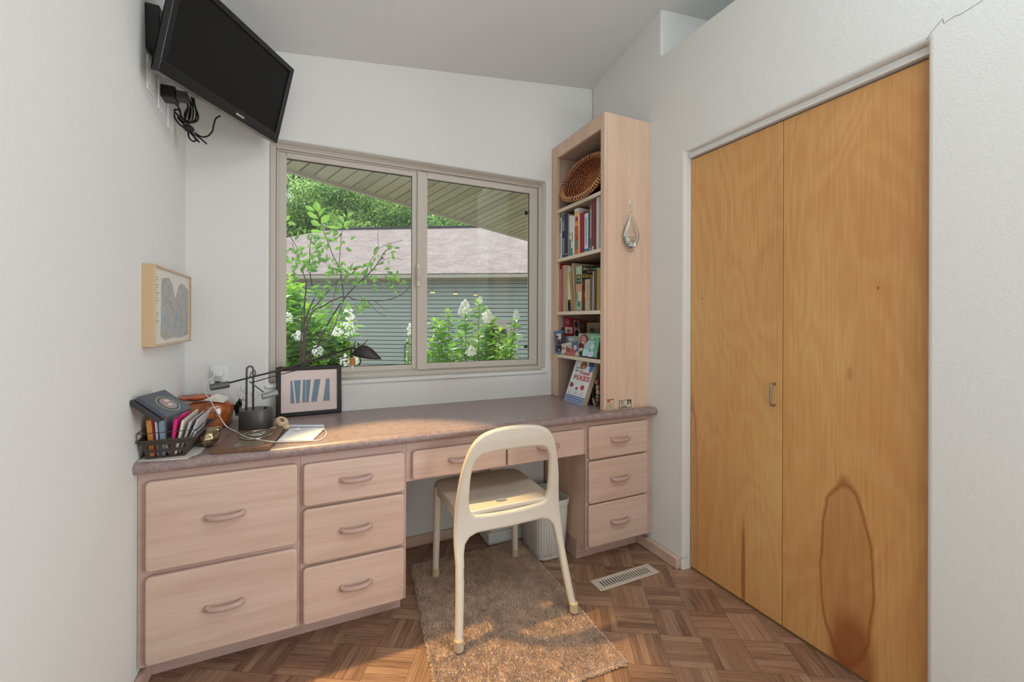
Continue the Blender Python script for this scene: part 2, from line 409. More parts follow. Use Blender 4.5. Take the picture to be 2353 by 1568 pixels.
fl = bpy.data.objects.new('floor', me); COL.objects.link(fl); struct(fl)
mb = MB(); mb.box(L-.12, 4.1, -5.2, D+.1, -.08, -.004); struct(mb.build('floor_base', mat('floor_plain', c(150, 108, 80), .45)))

# baseboards
def board(name, pts, h, n, mat_, bev=.006):
    mb = MB(); mb.box(*pts, 0, h); return struct(mb.build(name, mat_, bevel=bev))
board('baseboard_right', (R-.03, R, 1.5527, 1.842), .058, None, M_PICKLED)
board('baseboard_window', (.345, .868, D-.016, D), .058, None, M_PICKLED)
board('baseboard_left', (L, L+.016, -5.1, 1.84), .07, None, M_PICKLED)
# boxed-in pipe chase under the desk
mb = MB(); mb.box(.874, 1.206, 2.156, D, 0, .715); struct(mb.build('wall_chase', M_WALL, bevel=.006))
mb = MB(); mb.box(.858, 1.206, 2.142, 2.156, 0, .064); mb.box(.858, .874, 2.156, D, 0, .064); struct(mb.build('baseboard_chase', M_TRIMW, bevel=.004))

# window
win = thing('window_1', '', ''); win['kind'] = 'structure'; del win['label']; del win['category']
YF = D+.058
def ring(mb, x0, x1, z0, z1, w, y0, y1, wz=None):
    wz = wz or w
    mb.box(x0, x0+w, y0, y1, z0, z1); mb.box(x1-w, x1, y0, y1, z0, z1)
    mb.box(x0+w, x1-w, y0, y1, z0, z0+wz); mb.box(x0+w, x1-w, y0, y1, z1-wz, z1)
mb = MB(); ring(mb, WX0, WX1, WZ0+.0, WZ1, .026, YF, YF+.085, .026)
ring(mb, WX0+.026, WX1-.026, WZ0+.026, WZ1-.026, .008, YF+.012, YF+.07, .008)
mb.build('window_frame', M_VINYL, win, bevel=.0025)
mb = MB(); ring(mb, WX0+.034, .527, WZ0+.034, WZ1-.034, .034, YF+.016, YF+.044, .028); mb.build('sash', M_VINYL, win, bevel=.003)
mb = MB(); ring(mb, .517, WX1-.034, WZ0+.034, WZ1-.034, .052, YF+.002, YF+.030, .034); mb.build('sash', M_VINYL, win, bevel=.003)
M_GASK = mat('window_gasket', c(40, 38, 34), .6)
mb = MB(); ring(mb, WX0+.066, .495, WZ0+.061, WZ1-.061, .004, YF+.028, YF+.034); ring(mb, .567, WX1-.084, WZ0+.066, WZ1-.066, .004, YF+.014, YF+.02); mb.build('gasket', M_GASK, win)
mb = MB(); mb.box(WX0+.068, .493, YF+.029, YF+.033, WZ0+.062, WZ1-.062); mb.build('pane', M_GLASS, win)
mb = MB(); mb.box(.569, WX1-.086, YF+.015, YF+.019, WZ0+.067, WZ1-.067); mb.build('pane', M_GLASS, win)
mb = MB(); mb.box(.513, .53, YF-.012, YF+.002, 1.41, 1.53); mb.tube([(.521, YF-.014, 1.44), (.521, YF-.03, 1.455), (.521, YF-.03, 1.49), (.521, YF-.014, 1.505)], .004, 8); mb.build('latch', mat('latch_beige', c(214, 205, 190), .35), win, bevel=.002)
mb = MB(); mb.box(1.195, 1.212, YF+.021, YF+.032, 1.885, 1.907); mb.box(1.195, 1.212, YF+.021, YF+.032, 1.048, 1.066); mb.build('screen_clip', M_GASK, win)
mb = MB(); mb.box(WX0-.012, WX1+.006, D-.010, YF, WZ0-.017, WZ0+.001); s_ = mb.build('window_sill', M_WALL, win, bevel=.006, seg=3)

# closet doors
def closet_door(y0, y1, marks, seed, label):
    d = thing('door_1' if y0 < 1 else 'door_2', '', '', (R+.045, (y0+y1)/2, 0)); del d['label']; del d['category']; d['kind'] = 'structure'
    mb = MB(); mb.box(R+.045, R+.077, y0, y1, .012, 2.014); o = mb.build('door_panel', door_mat('birch_ply_%d' % seed, marks, seed), d, bevel=.0015)
    return d
def yz(px, py): p = hx(px, py, R+.045); return p.y, p.z
ya, za = yz(1943, 1330)
dn = closet_door(.632, 1.0825, [(ya-.857, .34, .080, .31, .10, .8), (ya-.857-.02, .02, .075, .20, 0, .75), (yz(2018, 662)[0]-.857, yz(2018, 662)[1], .004, .007, 0, .8), (yz(1953, 860)[0]-.857, yz(1953, 860)[1], .009, .028, 0, .35)], 3, '')
df = closet_door(1.0850, 1.5375, [(yz(1590, 1200)[0]-1.311, .25, .035, .55, .10, .6), (yz(1708, 1330)[0]-1.311, .12, .010, .25, 0, .7), (yz(1615, 686)[0]-1.311, yz(1615, 686)[1], .003, .006, 0, .8)], 11, '')
mb = MB(); yh = 1.112; mb.tube(smoothpath([(R+.046, yh, .882), (R+.024, yh, .882), (R+.016, yh, .889), (R+.016, yh, .925), (R+.016, yh, .960), (R+.024, yh, .967), (R+.046, yh, .967)], 4), .0045, 10)
mb.build('door_handle', M_STEEL, df, smooth='auto')
mb = MB(); mb.box(R+.030, R+.085, .632, 1.5375, 2.022, 2.047); o = struct(mb.build('trim_track', M_TRIMW, bevel=.001))
mb = MB(); mb.box(R+.05, R+.09, .632, 1.5375, 0, .009); struct(mb.build('trim_threshold', mat('door_threshold', c(120, 92, 60), .5)))

# ================================================================== BUILT-IN DESK
YC, YFF = 1.711, 1.752
mb = MB(); n = 8; prof = []
for k in range(n+1):
    a = PI/2+PI*k/n; prof.append((YC+.0195+.0195*math.cos(a), .7415+.0195*math.sin(a)+(.0 if k else .0)))
prof = [(D-.001, .760), (YC+.055, .760), (YC+.04, .7605), (YC+.028, .7625)]+[(y, z+.0015) for y, z in prof]+[(YC+.045, .7245), (D-.001, .7245)]
mb.prism([(L+.001, y, z) for y, z in prof], (R-L-.002, 0, 0))
ct = mb.build('countertop', M_LAM, smooth='auto', ang=30); tag(ct, 'long mauve laminate countertop running wall to wall under the window', 'countertop')

def handle(parent, x, z, y):
    mb = MB(); w = .049; pts = []
    for k in range(13):
        u = -1+2*k/12; pts.append((x+u*w, y-.010-.011*(1-abs(u)**2.4), z-.001+.002*u*u))
    rs = [.0098 for k in range(13)]
    mb.tube([(pts[0][0]+.002, y, pts[0][2])]+pts+[(pts[-1][0]-.002, y, pts[-1][2])], [.006]+rs+[.006], 10)
    mb.ball((x-w, y-.008, z+.003), .0098, n=10, m=8); mb.ball((x+w, y-.008, z+.003), .0098, n=10, m=8)
    mb.build('handle', M_HANDLE, parent, smooth=True)
def drawer(parent, x0, x1, z0, z1):
    mb = MB(); mb.box(x0, x1, YFF-.019, YFF-.0005, z0, z1)
    # round the corners of the front by chamfering the vertical silhouette
    mb2 = MB(); r = .014; pts = []
    for (cx_, cz_, a0) in ((x1-r, z1-r, 0), (x0+r, z1-r, 90), (x0+r, z0+r, 180), (x1-r, z0+r, 270)):
        for k in range(5):
            a = math.radians(a0+90*k/4); pts.append((cx_+r*math.cos(a), YFF-.0005, cz_+r*math.sin(a)))
    mb2.prism(pts, (0, -.019, 0)); d = mb2.build('drawer', M_PICKLED, parent, bevel=.0055, seg=3)
    handle(d, (x0+x1)/2, (z0+z1)/2+.002, YFF-.0195)
def cabinet(label, x0, x1, drawers, sideL=False, sideR=False, name='drawer_cabinet', toe=(0, 0)):
    t_ = thing(name, label, 'cabinet', ((x0+x1)/2, YFF, 0))
    mb = MB(); mb.box(x0, x1, YFF+.018, D-.002, .10, .7235); mb.build('carcass', M_PICKLEDZ, t_)
    mb = MB(); lo = min(d[2] for d in drawers)
    mb.box(x0, x1, YFF, YFF+.018, .0895, .7235); mb.build('face_frame', M_FRAMEW, t_, bevel=.001)
    mb = MB(); mb.box(x0+toe[0], x1-toe[1], 1.843, D-.002, 0, .0995); mb.build('toe_kick', M_FRAMEW, t_)
    for d in drawers: drawer(t_, *d)
    return t_
cabinet('pickled maple cabinet with two deep file drawers against the left wall', L+.001, -.0455, [(-.4915, -.0548, .402, .694), (-.4915, -.0548, .100, .386)], name='file_cabinet', toe=(.0, 0))
cabinet('pickled maple three-drawer cabinet between the file drawers and the knee space', -.0450, .3400, [(-.0352, .3302, .532, .688), (-.0352, .3302, .3185, .521), (-.0352, .3302, .098, .3065)], toe=(0, .006))
cabinet('pickled maple three-drawer cabinet at the right end below the bookcase', 1.2135, R-.001, [(1.2212, 1.5925, .5365, .6985), (1.2212, 1.5925, .3175, .5265), (1.2212, 1.5925, .1035, .3115)], toe=(.008, .0))
t_ = thing('pencil_drawer_unit', 'shallow apron with two pencil drawers spanning the knee space behind the chair', 'drawer unit', (.777, YFF, .56))
mb = MB(); mb.box(.3405, 1.2130, YFF, YFF+.018, .5615, .7235); mb.build('face_frame', M_FRAMEW, t_, bevel=.001)
mb = MB(); mb.box(.3605, 1.1930, YFF+.018, 2.15, .575, .7); mb.build('drawer_box', M_PICKLEDZ, t_)
drawer(t_, .3618, .7762, .570, .687); drawer(t_, .7848, 1.1935, .568, .692)

# ================================================================== BOOKCASE
XB, YB0, YB1 = 1.338, 1.7742, D
bc = thing('bookcase', 'tall narrow pickled maple bookcase standing on the right end of the counter', 'bookcase', (1.48, 2.04, CT))
ZT = 2.287
mb = MB(); mb.box(XB+.019, R-.001, YB0, YB0+.019, CT, ZT-.001); mb.build('side_panel', M_PICKLEDZ, bc)
mb = MB(); mb.box(XB+.019, R-.001, D-.066, D-.001, CT, ZT-.001); mb.build('side_panel', M_SHELFIN, bc)
mb = MB(); mb.box(R-.008, R-.001, YB0+.019, D-.066, CT, ZT-.001); mb.build('back_panel', M_SHELFIN, bc)
mb = MB(); mb.box(XB+.019, R-.001, YB0+.019, D-.066, 2.211, ZT-.001); mb.build('top_panel', M_SHELFIN, bc)
mb = MB(); mb.box(XB, XB+.019, YB0, YB0+.032, CT, ZT); mb.box(XB, XB+.019, D-.066, D-.001, CT, ZT); mb.box(XB, XB+.019, YB0+.032, D-.066, 2.211, ZT)
mb.build('face_frame', M_PICKLEDZ, bc, bevel=.002)
SH = [1.0175, 1.2745, 1.5955, 1.8925]
for z in SH:
    mb = MB(); mb.m = 0; mb.box(XB+.006, R-.009, YB0+.0195, D-.0665, z-.0195, z); mb.m = 1; mb.box(XB+.002, XB+.006, YB0+.0325, D-.0665, z-.0195, z)
    mb.build('shelf', [M_SHELFIN, M_SHELFEDGE], bc)

# ================================================================== OUTSIDE
GZ = -.42
mb = MB(); mb.box(-14, 30, D+.16, 45, GZ-.05, GZ); lawn = mb.build('bounce_ground', mat('ground_pale', c(160, 156, 140), .9, vary=.2, vscale=3)); tag(lawn, 'unseen ground between the house and the trees, made pale to light the eave', 'bounce_ground'); lawn['kind'] = 'stuff'  # unseen ground, made pale to bounce light up onto the soffit

# our own eave: soffit of lapped vinyl strips, parallel to the ceiling, edge at 30 degrees to the window wall
eu = V((math.cos(PI/6), .5, 0)); ew = V((-.5, math.cos(PI/6), 0))
def soff_z(p): return 2.5+.117*(p.x-.55)-.2026*(p.y-2.3)
EA = V((-.18, 3.2015, 0))
ev = thing('eave', 'olive-beige vented vinyl eave soffit sloping across the top of the window view', 'eave', (1.1, 4, 2.2))
def perf_mat():
    m, t, b = base_mat('perforated_vinyl')
    tc = t.add('ShaderNodeTexCoord').outputs['Object']
    mp = t.add('ShaderNodeMapping', {'Vector': tc, 'Rotation': (0, 0, -PI/6)}).outputs[0]
    sp = t.add('ShaderNodeSeparateXYZ', {0: mp})
    def cell(o): return t.math('SUBTRACT', t.math('FRACT', t.math('MULTIPLY', o, 80.0)), .5)
    a, d_ = cell(sp.outputs[0]), cell(sp.outputs[1])
    r = t.math('SQRT', t.math('ADD', t.math('MULTIPLY', a, a), t.math('MULTIPLY', d_, d_)))
    t.l.new(t.mix(t.math('LESS_THAN', r, .24), c(164, 158, 132), c(70, 66, 50)), b.inputs['Base Color']); b.inputs['Roughness'].default_value = .6
    return m
M_SOFF = mat('soffit_vinyl', c(166, 160, 134), .6); M_PERF = perf_mat(); M_GROOVE = mat('soffit_groove', c(96, 90, 70), .7)
mb = MB(); mp_ = MB(); mg = MB(); PW = .1016
for k in range(-14, 46):
    t0 = k*PW; t1 = t0+PW; yb = D+.151
    def strip(b_, a0, a1, dz, th):
        q = []
        for a in (a0, a1):
            e = EA+eu*a; q.append(e)
        ins = []
        for e in reversed(q):
            l = max(.02, (e.y-yb)/ew.y); ins.append(e-ew*l)
        P_ = [V((p.x, p.y, soff_z(p)+dz)) for p in q+ins]
        b_.prism(P_, (0, 0, th))
    strip(mp_ if k % 4 == 1 else mb, t0, t1-.013, 0, .012)
    strip(mg, t1-.013, t1, .009, .01)
mb.build('soffit', M_SOFF, ev); mp_.build('vented_soffit', M_PERF, ev); mg.build('groove', M_GROOVE, ev)
mb = MB(); a = EA-eu*1.6; b_ = EA+eu*4.7
def ez(p, dz): return V((p.x, p.y, soff_z(p)+dz))
mb.hexa([ez(a, -.022), ez(b_, -.022), ez(b_+ew*.02, -.022), ez(a+ew*.02, -.022)], [ez(a, .14), ez(b_, .14), ez(b_+ew*.02, .14), ez(a+ew*.02, .14)])
mb.build('fascia', mat('fascia_beige', c(170, 162, 140), .6), ev)
mb = MB(); a = EA-eu*1.6+V((0, 0, 0)); q = [EA-eu*1.2, EA+eu*4.7, V((4.0, D+.16, 0)), V((-1.4, D+.16, 0))]
mb.prism([V((p.x, p.y, soff_z(p)+.15)) for p in q], (0, 0, .03)); mb.build('roof_deck', mat('roof_deck_grey', c(90, 84, 80), .9), ev)

# garage across the yard
ge = V((math.cos(PI/6), -.5, 0)); gm = V((.5, math.cos(PI/6), 0))
def gp(px, py, dd): d = ray(px, py); t_ = dd/d.dot(gm); return CO+d*t_
def G(s, d, z): p = ge*s+gm*d; return V((p.x, p.y, z))
GD, GE = 10.5, 10.1
sL = gp(545, 628, GE).dot(ge)+.35; sR = 9.5
gar = thing('garage', 'grey-green lap-sided garage with pinkish shingle hip roof across the yard', 'garage', G(3, GD, GZ))
wx = [gp(px, 760, GD).dot(ge) for px in (1087, 1097, 1115, 1165.5, 1191)]
wz = [(CAMH+(739-py)/FPX*gp(1140, py, GD).dot(Fv)) for py in (736, 743, 757)]
mb = MB(); z = -.40; 
while z < 2.2:
    for (s0, s1) in ((sL, wx[0]), (wx[4], sR)) if z+.05 < wz[0] else ((sL, sR),):
        mb.add([G(s0, GD-.034, z+.017), G(s1, GD-.034, z+.017), G(s1, GD-.018, z+.1016), G(s0, GD-.018, z+.1016), G(s0, GD, z+.017), G(s1, GD, z+.017), G(s0, GD, z+.1016), G(s1, GD, z+.1016)], [(0, 1, 2, 3), (4, 5, 1, 0), (3, 2, 7, 6)]); mb.m = 1; mb.add([G(s0, GD-.002, z), G(s1, GD-.002, z), G(s1, GD-.002, z+.017), G(s0, GD-.002, z+.017)], [(0, 1, 2, 3)]); mb.m = 0
    z += .1016
mb.build('siding', [mat('siding_grey_green', c(150, 158, 150), .7), mat('siding_lap_shade', c(84, 90, 92), .8)], gar)  # shadow lines under the laps put into the darker groove colour
mb = MB(); mb.hexa([G(sL, GD+.001, GZ), G(sR, GD+.001, GZ), G(sR, GD+.2, GZ), G(sL, GD+.2, GZ)], [G(sL, GD+.001, 2.3), G(sR, GD+.001, 2.3), G(sR, GD+.2, 2.3), G(sL, GD+.2, 2.3)])
mb.build('wall', mat('garage_wall_grey', c(110, 120, 118), .8), gar)
def gbox(mb, s0, s1, d0, d1, z0, z1): mb.hexa([G(s0, d0, z0), G(s1, d0, z0), G(s1, d1, z0), G(s0, d1, z0)], [G(s0, d0, z1), G(s1, d0, z1), G(s1, d1, z1), G(s0, d1, z1)])
mb = MB(); gbox(mb, wx[0], wx[1], GD-.045, GD+.01, GZ, wz[0]); gbox(mb, wx[3], wx[4]-.16, GD-.02, GD+.01, GZ, wz[0]-.1); gbox(mb, wx[4]-.16, wx[4], GD-.035, GD+.01, GZ, wz[0]); gbox(mb, wx[1], wx[4]-.16, GD-.03, GD+.01, wz[1], wz[0]); gbox(mb, wx[1], wx[2], GD-.02, GD+.01, GZ, wz[2]); gbox(mb, wx[1], wx[3], GD-.02, GD+.01, wz[2], wz[1])
wo = mb.build('window', mat('garage_trim_taupe', c(160, 152, 146), .6), gar)
mb = MB(); gbox(mb, wx[2], wx[3], GD-.008, GD, GZ, wz[2]); mb.build('pane', mat('dark_pane', c(22, 30, 24), .12), wo)
mb = MB(); mb.hexa([G(sL-.35, GE-.0, 2.225), G(sR, GE, 2.225), G(sR, GD+.01, 2.20), G(sL-.35, GD+.01, 2.20)], [G(sL-.35, GE, 2.245), G(sR, GE, 2.245), G(sR, GD+.01, 2.22), G(sL-.35, GD+.01, 2.22)])
mb.build('soffit', mat('garage_soffit', c(150, 140, 118), .7), gar)
mb = MB(); gbox(mb, sL-.35, sR, GE-.11, GE, 2.245, 2.345); mb.build('gutter', mat('gutter_taupe', c(164, 158, 142), .5), gar, bevel=.02)
RDG = 14.07; ZR = 2.365+.5*(RDG-GE)
sh = gp(748, 524, RDG).dot(ge); s0 = sh-(RDG-GE)
mb = MB(); A0 = G(s0, GE-.13, 2.35); B0 = G(sR, GE-.13, 2.35); C0 = G(sR, RDG, ZR); D0 = G(sh, RDG, ZR); E0 = G(s0, 2*RDG-GE, 2.35); F0 = G(sR, 2*RDG-GE, 2.35)
mb.add([A0, B0, C0, D0, E0, F0], [(0, 1, 2, 3), (0, 3, 4), (3, 2, 5, 4)])
def shingle():
    m, t, b = base_mat('shingles')
    tc = t.add('ShaderNodeTexCoord').outputs['Object']
    mp = t.add('ShaderNodeMapping', {'Vector': tc, 'Rotation': (0, 0, PI/6)}).outputs[0]
    sp = t.add('ShaderNodeSeparateXYZ', {0: mp})
    v = t.math('MULTIPLY', sp.outputs[1], 1.118)
    cb = t.add('ShaderNodeCombineXYZ', {0: sp.outputs[0], 1: v, 2: 0.0}).outputs[0]
    br = t.add('ShaderNodeTexBrick', {'Vector': cb, 'Color1': c(160, 144, 140), 'Color2': c(146, 131, 128), 'Mortar': c(116, 102, 101), 'Scale': 1.0, 'Mortar Size': .012, 'Mortar Smooth': .3, 'Bias': 0.0, 'Brick Width': .34, 'Row Height': .14}, offset=.37, squash=1.0)
    nz = t.add('ShaderNodeTexNoise', {'Vector': cb, 'Scale': 2.2, 'Detail': 3.0}).outputs[0]
    col = t.mix(.5, br.outputs[0], t.ramp(nz, [(.35, c(134, 118, 120)), (.65, c(166, 151, 143))]), 'MIX')
    n2 = t.add('ShaderNodeTexNoise', {'Vector': t.add('ShaderNodeMapping', {'Vector': cb, 'Scale': (3, 7.1, 1)}).outputs[0], 'Scale': 1.6, 'Detail': 1.0}).outputs[0]
    fr = t.math('FRACT', t.math('DIVIDE', v, .14))
    k = t.math('MULTIPLY', t.math('LESS_THAN', fr, .25), t.math('GREATER_THAN', n2, .47))
    t.l.new(t.mix(t.math('MULTIPLY', k, .6), col, c(98, 82, 82)), b.inputs['Base Color']); b.inputs['Roughness'].default_value = .9
    return m
mb.build('roof', shingle(), gar)
mb = MB(); mb.tube([D0+V((0, 0, .02)), C0+V((0, 0, .02))], .05, 6); mb.build('ridge_cap', mat('ridge_dark', c(70, 66, 72), .9), gar)
mb = MB(); mb.tube([gp(1821/6.272+640, py/6.272+600, GD-.06) for py in (1500, 1300, 1220)]+[gp((1821+25)/6.272+640, 1185/6.272+600, GD-.06), gp((1821+60)/6.272+640, 1172/6.272+600, GD-.06)], .012, 6)
mb.build('wire', M_CABLEB, gar)

# --- foliage
def leaves_obj(name, items, mat_, parent=None, simple=False):
    """items: (pos, direction, normal, length, width, tone)"""
    vs = []; fs = []; tones = []
    off = wloc(parent) if parent else V((0, 0, 0))
    for (p, d, nrm, l, w, tn) in items:
        d = V(d).normalized(); n_ = V(nrm); n_ = (n_-d*n_.dot(d))
        if n_.length < 1e-4: n_ = d.orthogonal()
        n_.normalize(); s_ = d.cross(n_); b = len(vs); p = V(p)-off
        if simple:
            vs += [p, p+d*l*.5+s_*w*.5, p+d*l, p+d*l*.5-s_*w*.5]; fs.append((b, b+1, b+2, b+3)); tones.append(tn)
        else:
            up = n_*w*.22; dr = n_*(-l*.10)
            vs += [p, p+d*l*.28+s_*w*.42+up, p+d*l*.66+s_*w*.44+up+dr*.5, p+d*l+dr, p+d*l*.66-s_*w*.44+up+dr*.5, p+d*l*.28-s_*w*.42+up, p+d*l*.5]
            fs += [(b, b+1, b+6), (b+1, b+2, b+6), (b+2, b+3, b+6), (b, b+6, b+5), (b+5, b+6, b+4), (b+4, b+6, b+3)]; tones += [tn]*6
    me = bpy.data.meshes.new(name); me.from_pydata([tuple(v) for v in vs], [], fs); me.materials.append(mat_)
    at = me.attributes.new('tone', 'FLOAT', 'FACE'); at.data.foreach_set('value', tones)
    o = bpy.data.objects.new(name, me); COL.objects.link(o)
    if parent: o.parent = parent
    return o
rt = random.Random(21)
def rvec(r_=rt):
    while True:
        v = V((r_.uniform(-1, 1), r_.uniform(-1, 1), r_.uniform(-1, 1)))
        if .05 < v.length < 1: return v.normalized()
# trees beyond the garage: three crowns built once, then copied
crowns = []
for kk in range(3):
    items = []
    blobs = [(rvec()*rt.uniform(.3, .95), rt.uniform(.35, .6)) for _ in range(26)]
    for (bc_, br_) in blobs:
        for _ in range(900):
            q = rvec(); p = V((bc_.x*2.6, bc_.y*2.0, bc_.z*4.2))+V((q.x*br_*2.0, q.y*br_*2.0, q.z*br_*1.6))*rt.uniform(.55, 1.05)
            dd = (rvec()+V((0, 0, -.4))).normalized(); items.append((p, dd, (rvec()+V((0, 0, 1.0))), rt.uniform(.10, .19), rt.uniform(.06, .10), max(0, min(1, .42+.45*rt.gauss(0, 1)+.3*q.z))))  # tone rises toward clump tops, putting sunlit highlights into the leaf colour
    crowns.append(items)
tree_meshes = []
spots = [(600, 19.5, 4.5, 0, 1.0), (700, 21, 5.2, 1, 1.0), (790, 19.8, 4.2, 2, .9), (880, 22, 5.2, 0, 1.05), (965, 20.5, 4.6, 1, .95), (1050, 22.5, 4.4, 2, 1.0), (1150, 21, 3.9, 0, .9),
         (650, 27, 6.5, 2, 1.4), (760, 28, 7.0, 0, 1.45), (860, 29, 6.6, 1, 1.45), (960, 28, 6.0, 2, 1.4), (1070, 29, 6.0, 0, 1.35), (1180, 28, 5.4, 1, 1.3)]
tnames = ['leftmost front-row tree rising behind the garage roof, cut by the window edge', 'tree behind the garage just right of the leftmost one, above the roof hip', 'tree behind the garage above the left end of the ridge', 'bushy tree behind the middle of the garage ridge', 'tree behind the garage ridge beside the window mullion', 'tree behind the ridge seen in the right sash under the eave', 'rightmost front-row tree hidden mostly by the eave',
          'tall back-row tree furthest left beyond the garage', 'tall back-row tree second from the left beyond the garage', 'tall back-row tree in the middle beyond the garage', 'tall back-row tree behind the window mullion', 'tall back-row tree low in the right sash', 'tall back-row tree furthest right beyond the garage']
protos = {}
for i, (px, dep, zc, kd, sc) in enumerate(spots):
    p = hd(px, 600, dep)
    t_ = thing('tree', tnames[i], 'tree', (p.x, p.y, GZ), 'trees beyond the garage')
    if kd not in protos:
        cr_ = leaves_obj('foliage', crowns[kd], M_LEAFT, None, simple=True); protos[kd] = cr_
    else:
        cr_ = protos[kd].copy(); COL.objects.link(cr_)
    cr_.parent = t_; cr_.location = (0, 0, zc-GZ); cr_.scale = (sc, sc, sc); cr_.rotation_euler = (0, 0, rt.uniform(0, 6))
    mb = MB(); x0, y0 = p.x, p.y; mb.tube(smoothpath([(x0, y0, GZ), (x0+.1, y0, zc*.5), (x0-.1, y0, zc), (x0+.1, y0, zc+2.5*sc)], 4), [.2-.012*k for k in range(13)], 8)
    mb.build('trunk', M_BARK, t_, smooth=True)

# near shrub: slender stems with oval leaves close to the glass
DS = 3.75
def sp_(px, py, dz=0): return hd(px, py, DS+dz)
svc = thing('serviceberry_shrub', 'slender multi-stemmed shrub with oval leaves close outside the left sash', 'shrub', (hd(705, 845, DS).x, hd(705, 845, DS).y, GZ))
base = hd(705, 845, DS); base.z = GZ
stems = [
 ([(706, 1150), (697, 839), (698, 759), (700, 696), (704, 654), (699, 635), (694, 618)], .011, 0),
 ([(704, 1150), (692, 830), (693, 770), (693, 727), (700, 696)], .010, .1),
 ([(707, 1150), (700, 839), (701, 772), (704, 751), (716, 721), (726, 710), (742, 704), (764, 691), (795, 681), (815, 689), (844, 691), (889, 690), (928, 674), (943, 656)], .009, -.1),
 ([(708, 1150), (699, 800), (701, 740), (719, 692), (726, 678), (716, 652), (712, 619), (712, 585), (713, 561), (718, 539)], .009, .05),
 ([(716, 712), (729, 699), (752, 672), (775, 646), (787, 633)], .006, -.05),
 ([(706, 1150), (708, 839), (729, 798), (736, 775), (752, 747), (768, 720), (790, 688), (815, 659), (839, 637), (863, 612), (886, 577), (901, 572)], .010, 0),
 ([(729, 798), (752, 780), (768, 752), (777, 725), (790, 690)], .006, -.1),
 ([(790, 688), (786, 650), (779, 616), (764, 585), (752, 553), (742, 528), (737, 518), (730, 495), (723, 472)], .005, .0),
 ([(786, 650), (780, 608), (783, 561), (785, 537), (790, 513), (797, 491)], .004, .1),
 ([(844, 691), (860, 708), (868, 718), (886, 726)], .003, 0), ([(860, 691), (875, 704), (889, 714)], .003, .05),
 ([(839, 637), (851, 600), (869, 575), (868, 548), (870, 530)], .003, .05), ([(869, 572), (890, 562), (915, 555), (925, 552)], .002, 0),
 ([(863, 612), (880, 600), (900, 592), (925, 598)], .0025, .05), ([(655, 530), (672, 552), (684, 575), (690, 610)], .004, .1), ([(672, 560), (680, 585), (688, 600)], .003, 0),
 ([(775, 646), (765, 690), (760, 720), (752, 740)], .003, .1), ([(863, 640), (885, 648), (898, 640), (900, 660)], .003, -.05),
]
mb = MB()
for pts, r_, dz in stems:
    pth = smoothpath([sp_(x, y, dz) if y < 1000 else base+V((dz*.3, dz*.3, 0)) for x, y in pts], 4)
    n_ = len(pth); mb.tube(pth, [max(.0018, r_*(1-.72*i/(n_-1))) for i in range(n_)], 6)
mb.build('stem', M_BARK, svc, smooth=True)
items = []
def pxleaf(x0, y0, x1, y1, w, dz=0, tn=.5):
    a = sp_(x0, y0, dz); b = sp_(x1, y1, dz+rt.uniform(-.03, .03)); d = b-a
    items.append((a, d, -Fv+rvec()*.35, d.length*1.05, w*d.length, tn))
for q in [(731, 487, 726, 463, .75), (735, 497, 745, 478, .7), (738, 512, 757, 495, .65), (732, 503, 705, 488, .4), (723, 486, 700, 473, .4), (737, 520, 713, 507, .45), (790, 522, 806, 508, .6), (791, 512, 777, 494, .4), (795, 500, 789, 490, .5), (800, 500, 810, 487, .5), (787, 524, 773, 511, .4), (787, 524, 751, 522, .25), (742, 533, 712, 531, .3), (745, 546, 726, 548, .35), (650, 507, 666, 497, .6), (660, 513, 679, 516, .4)]:
    pxleaf(*q, tn=rt.uniform(.75, 1))
clus6 = [(800, 130, 7), (900, 80, 6), (1000, 120, 8), (1150, 110, 8), (1250, 200, 8), (1300, 90, 6), (1200, 290, 6), (560, 400, 7), (620, 430, 6), (580, 520, 4), (680, 610, 2), (1200, 560, 5), (1100, 700, 5), (1190, 690, 5), (960, 700, 6), (930, 780, 6), (920, 860, 4), (740, 920, 3), (1640, 200, 5), (1640, 400, 5), (1600, 230, 3), (1720, 260, 4), (650, 830, 5), (700, 860, 4), (100, 250, 4), (250, 200, 4), (440, 100, 6), (520, 60, 5), (330, 90, 4), (700, 270, 5), (1000, 230, 4), (1380, 410, 3), (720, 710, 3), (860, 370, 4), (1330, 250, 4)]
clus5 = [(130, 1300, 7), (230, 1310, 5), (100, 1400, 6), (370, 1530, 7), (600, 1100, 5), (760, 1150, 5), (870, 1180, 3), (1010, 1150, 3), (970, 1220, 2), (500, 1280, 5), (550, 1220, 5), (640, 1290, 4), (620, 1200, 4), (690, 1430, 5), (670, 1480, 4), (320, 1420, 6), (1640, 1270, 2), (1400, 1340, 2), (1630, 1340, 3), (1500, 1390, 3), (1400, 1430, 2), (1490, 1470, 2), (780, 1030, 3), (960, 1010, 3), (350, 1060, 3), (280, 1100, 3), (440, 1100, 4), (560, 1530, 6), (450, 1450, 6), (960, 1540, 6)]
for (x, y, n_) in [(640+x/6.272, 600+y/6.272, n_) for x, y, n_ in clus6]+[(640+x/6.272, 370+y/6.272, n_) for x, y, n_ in clus5]:
    for _ in range(n_):
        a = rt.uniform(0, 2*PI); x0 = x+rt.gauss(0, 7); y0 = y+rt.gauss(0, 6); l = rt.uniform(11, 20)
        pxleaf(x0, y0, x0+l*math.cos(a), y0+l*math.sin(a)*.8, rt.uniform(.35, .62), rt.uniform(-.12, .12), rt.uniform(.05, .75))
leaves_obj('foliage', items, M_LEAFA, svc)

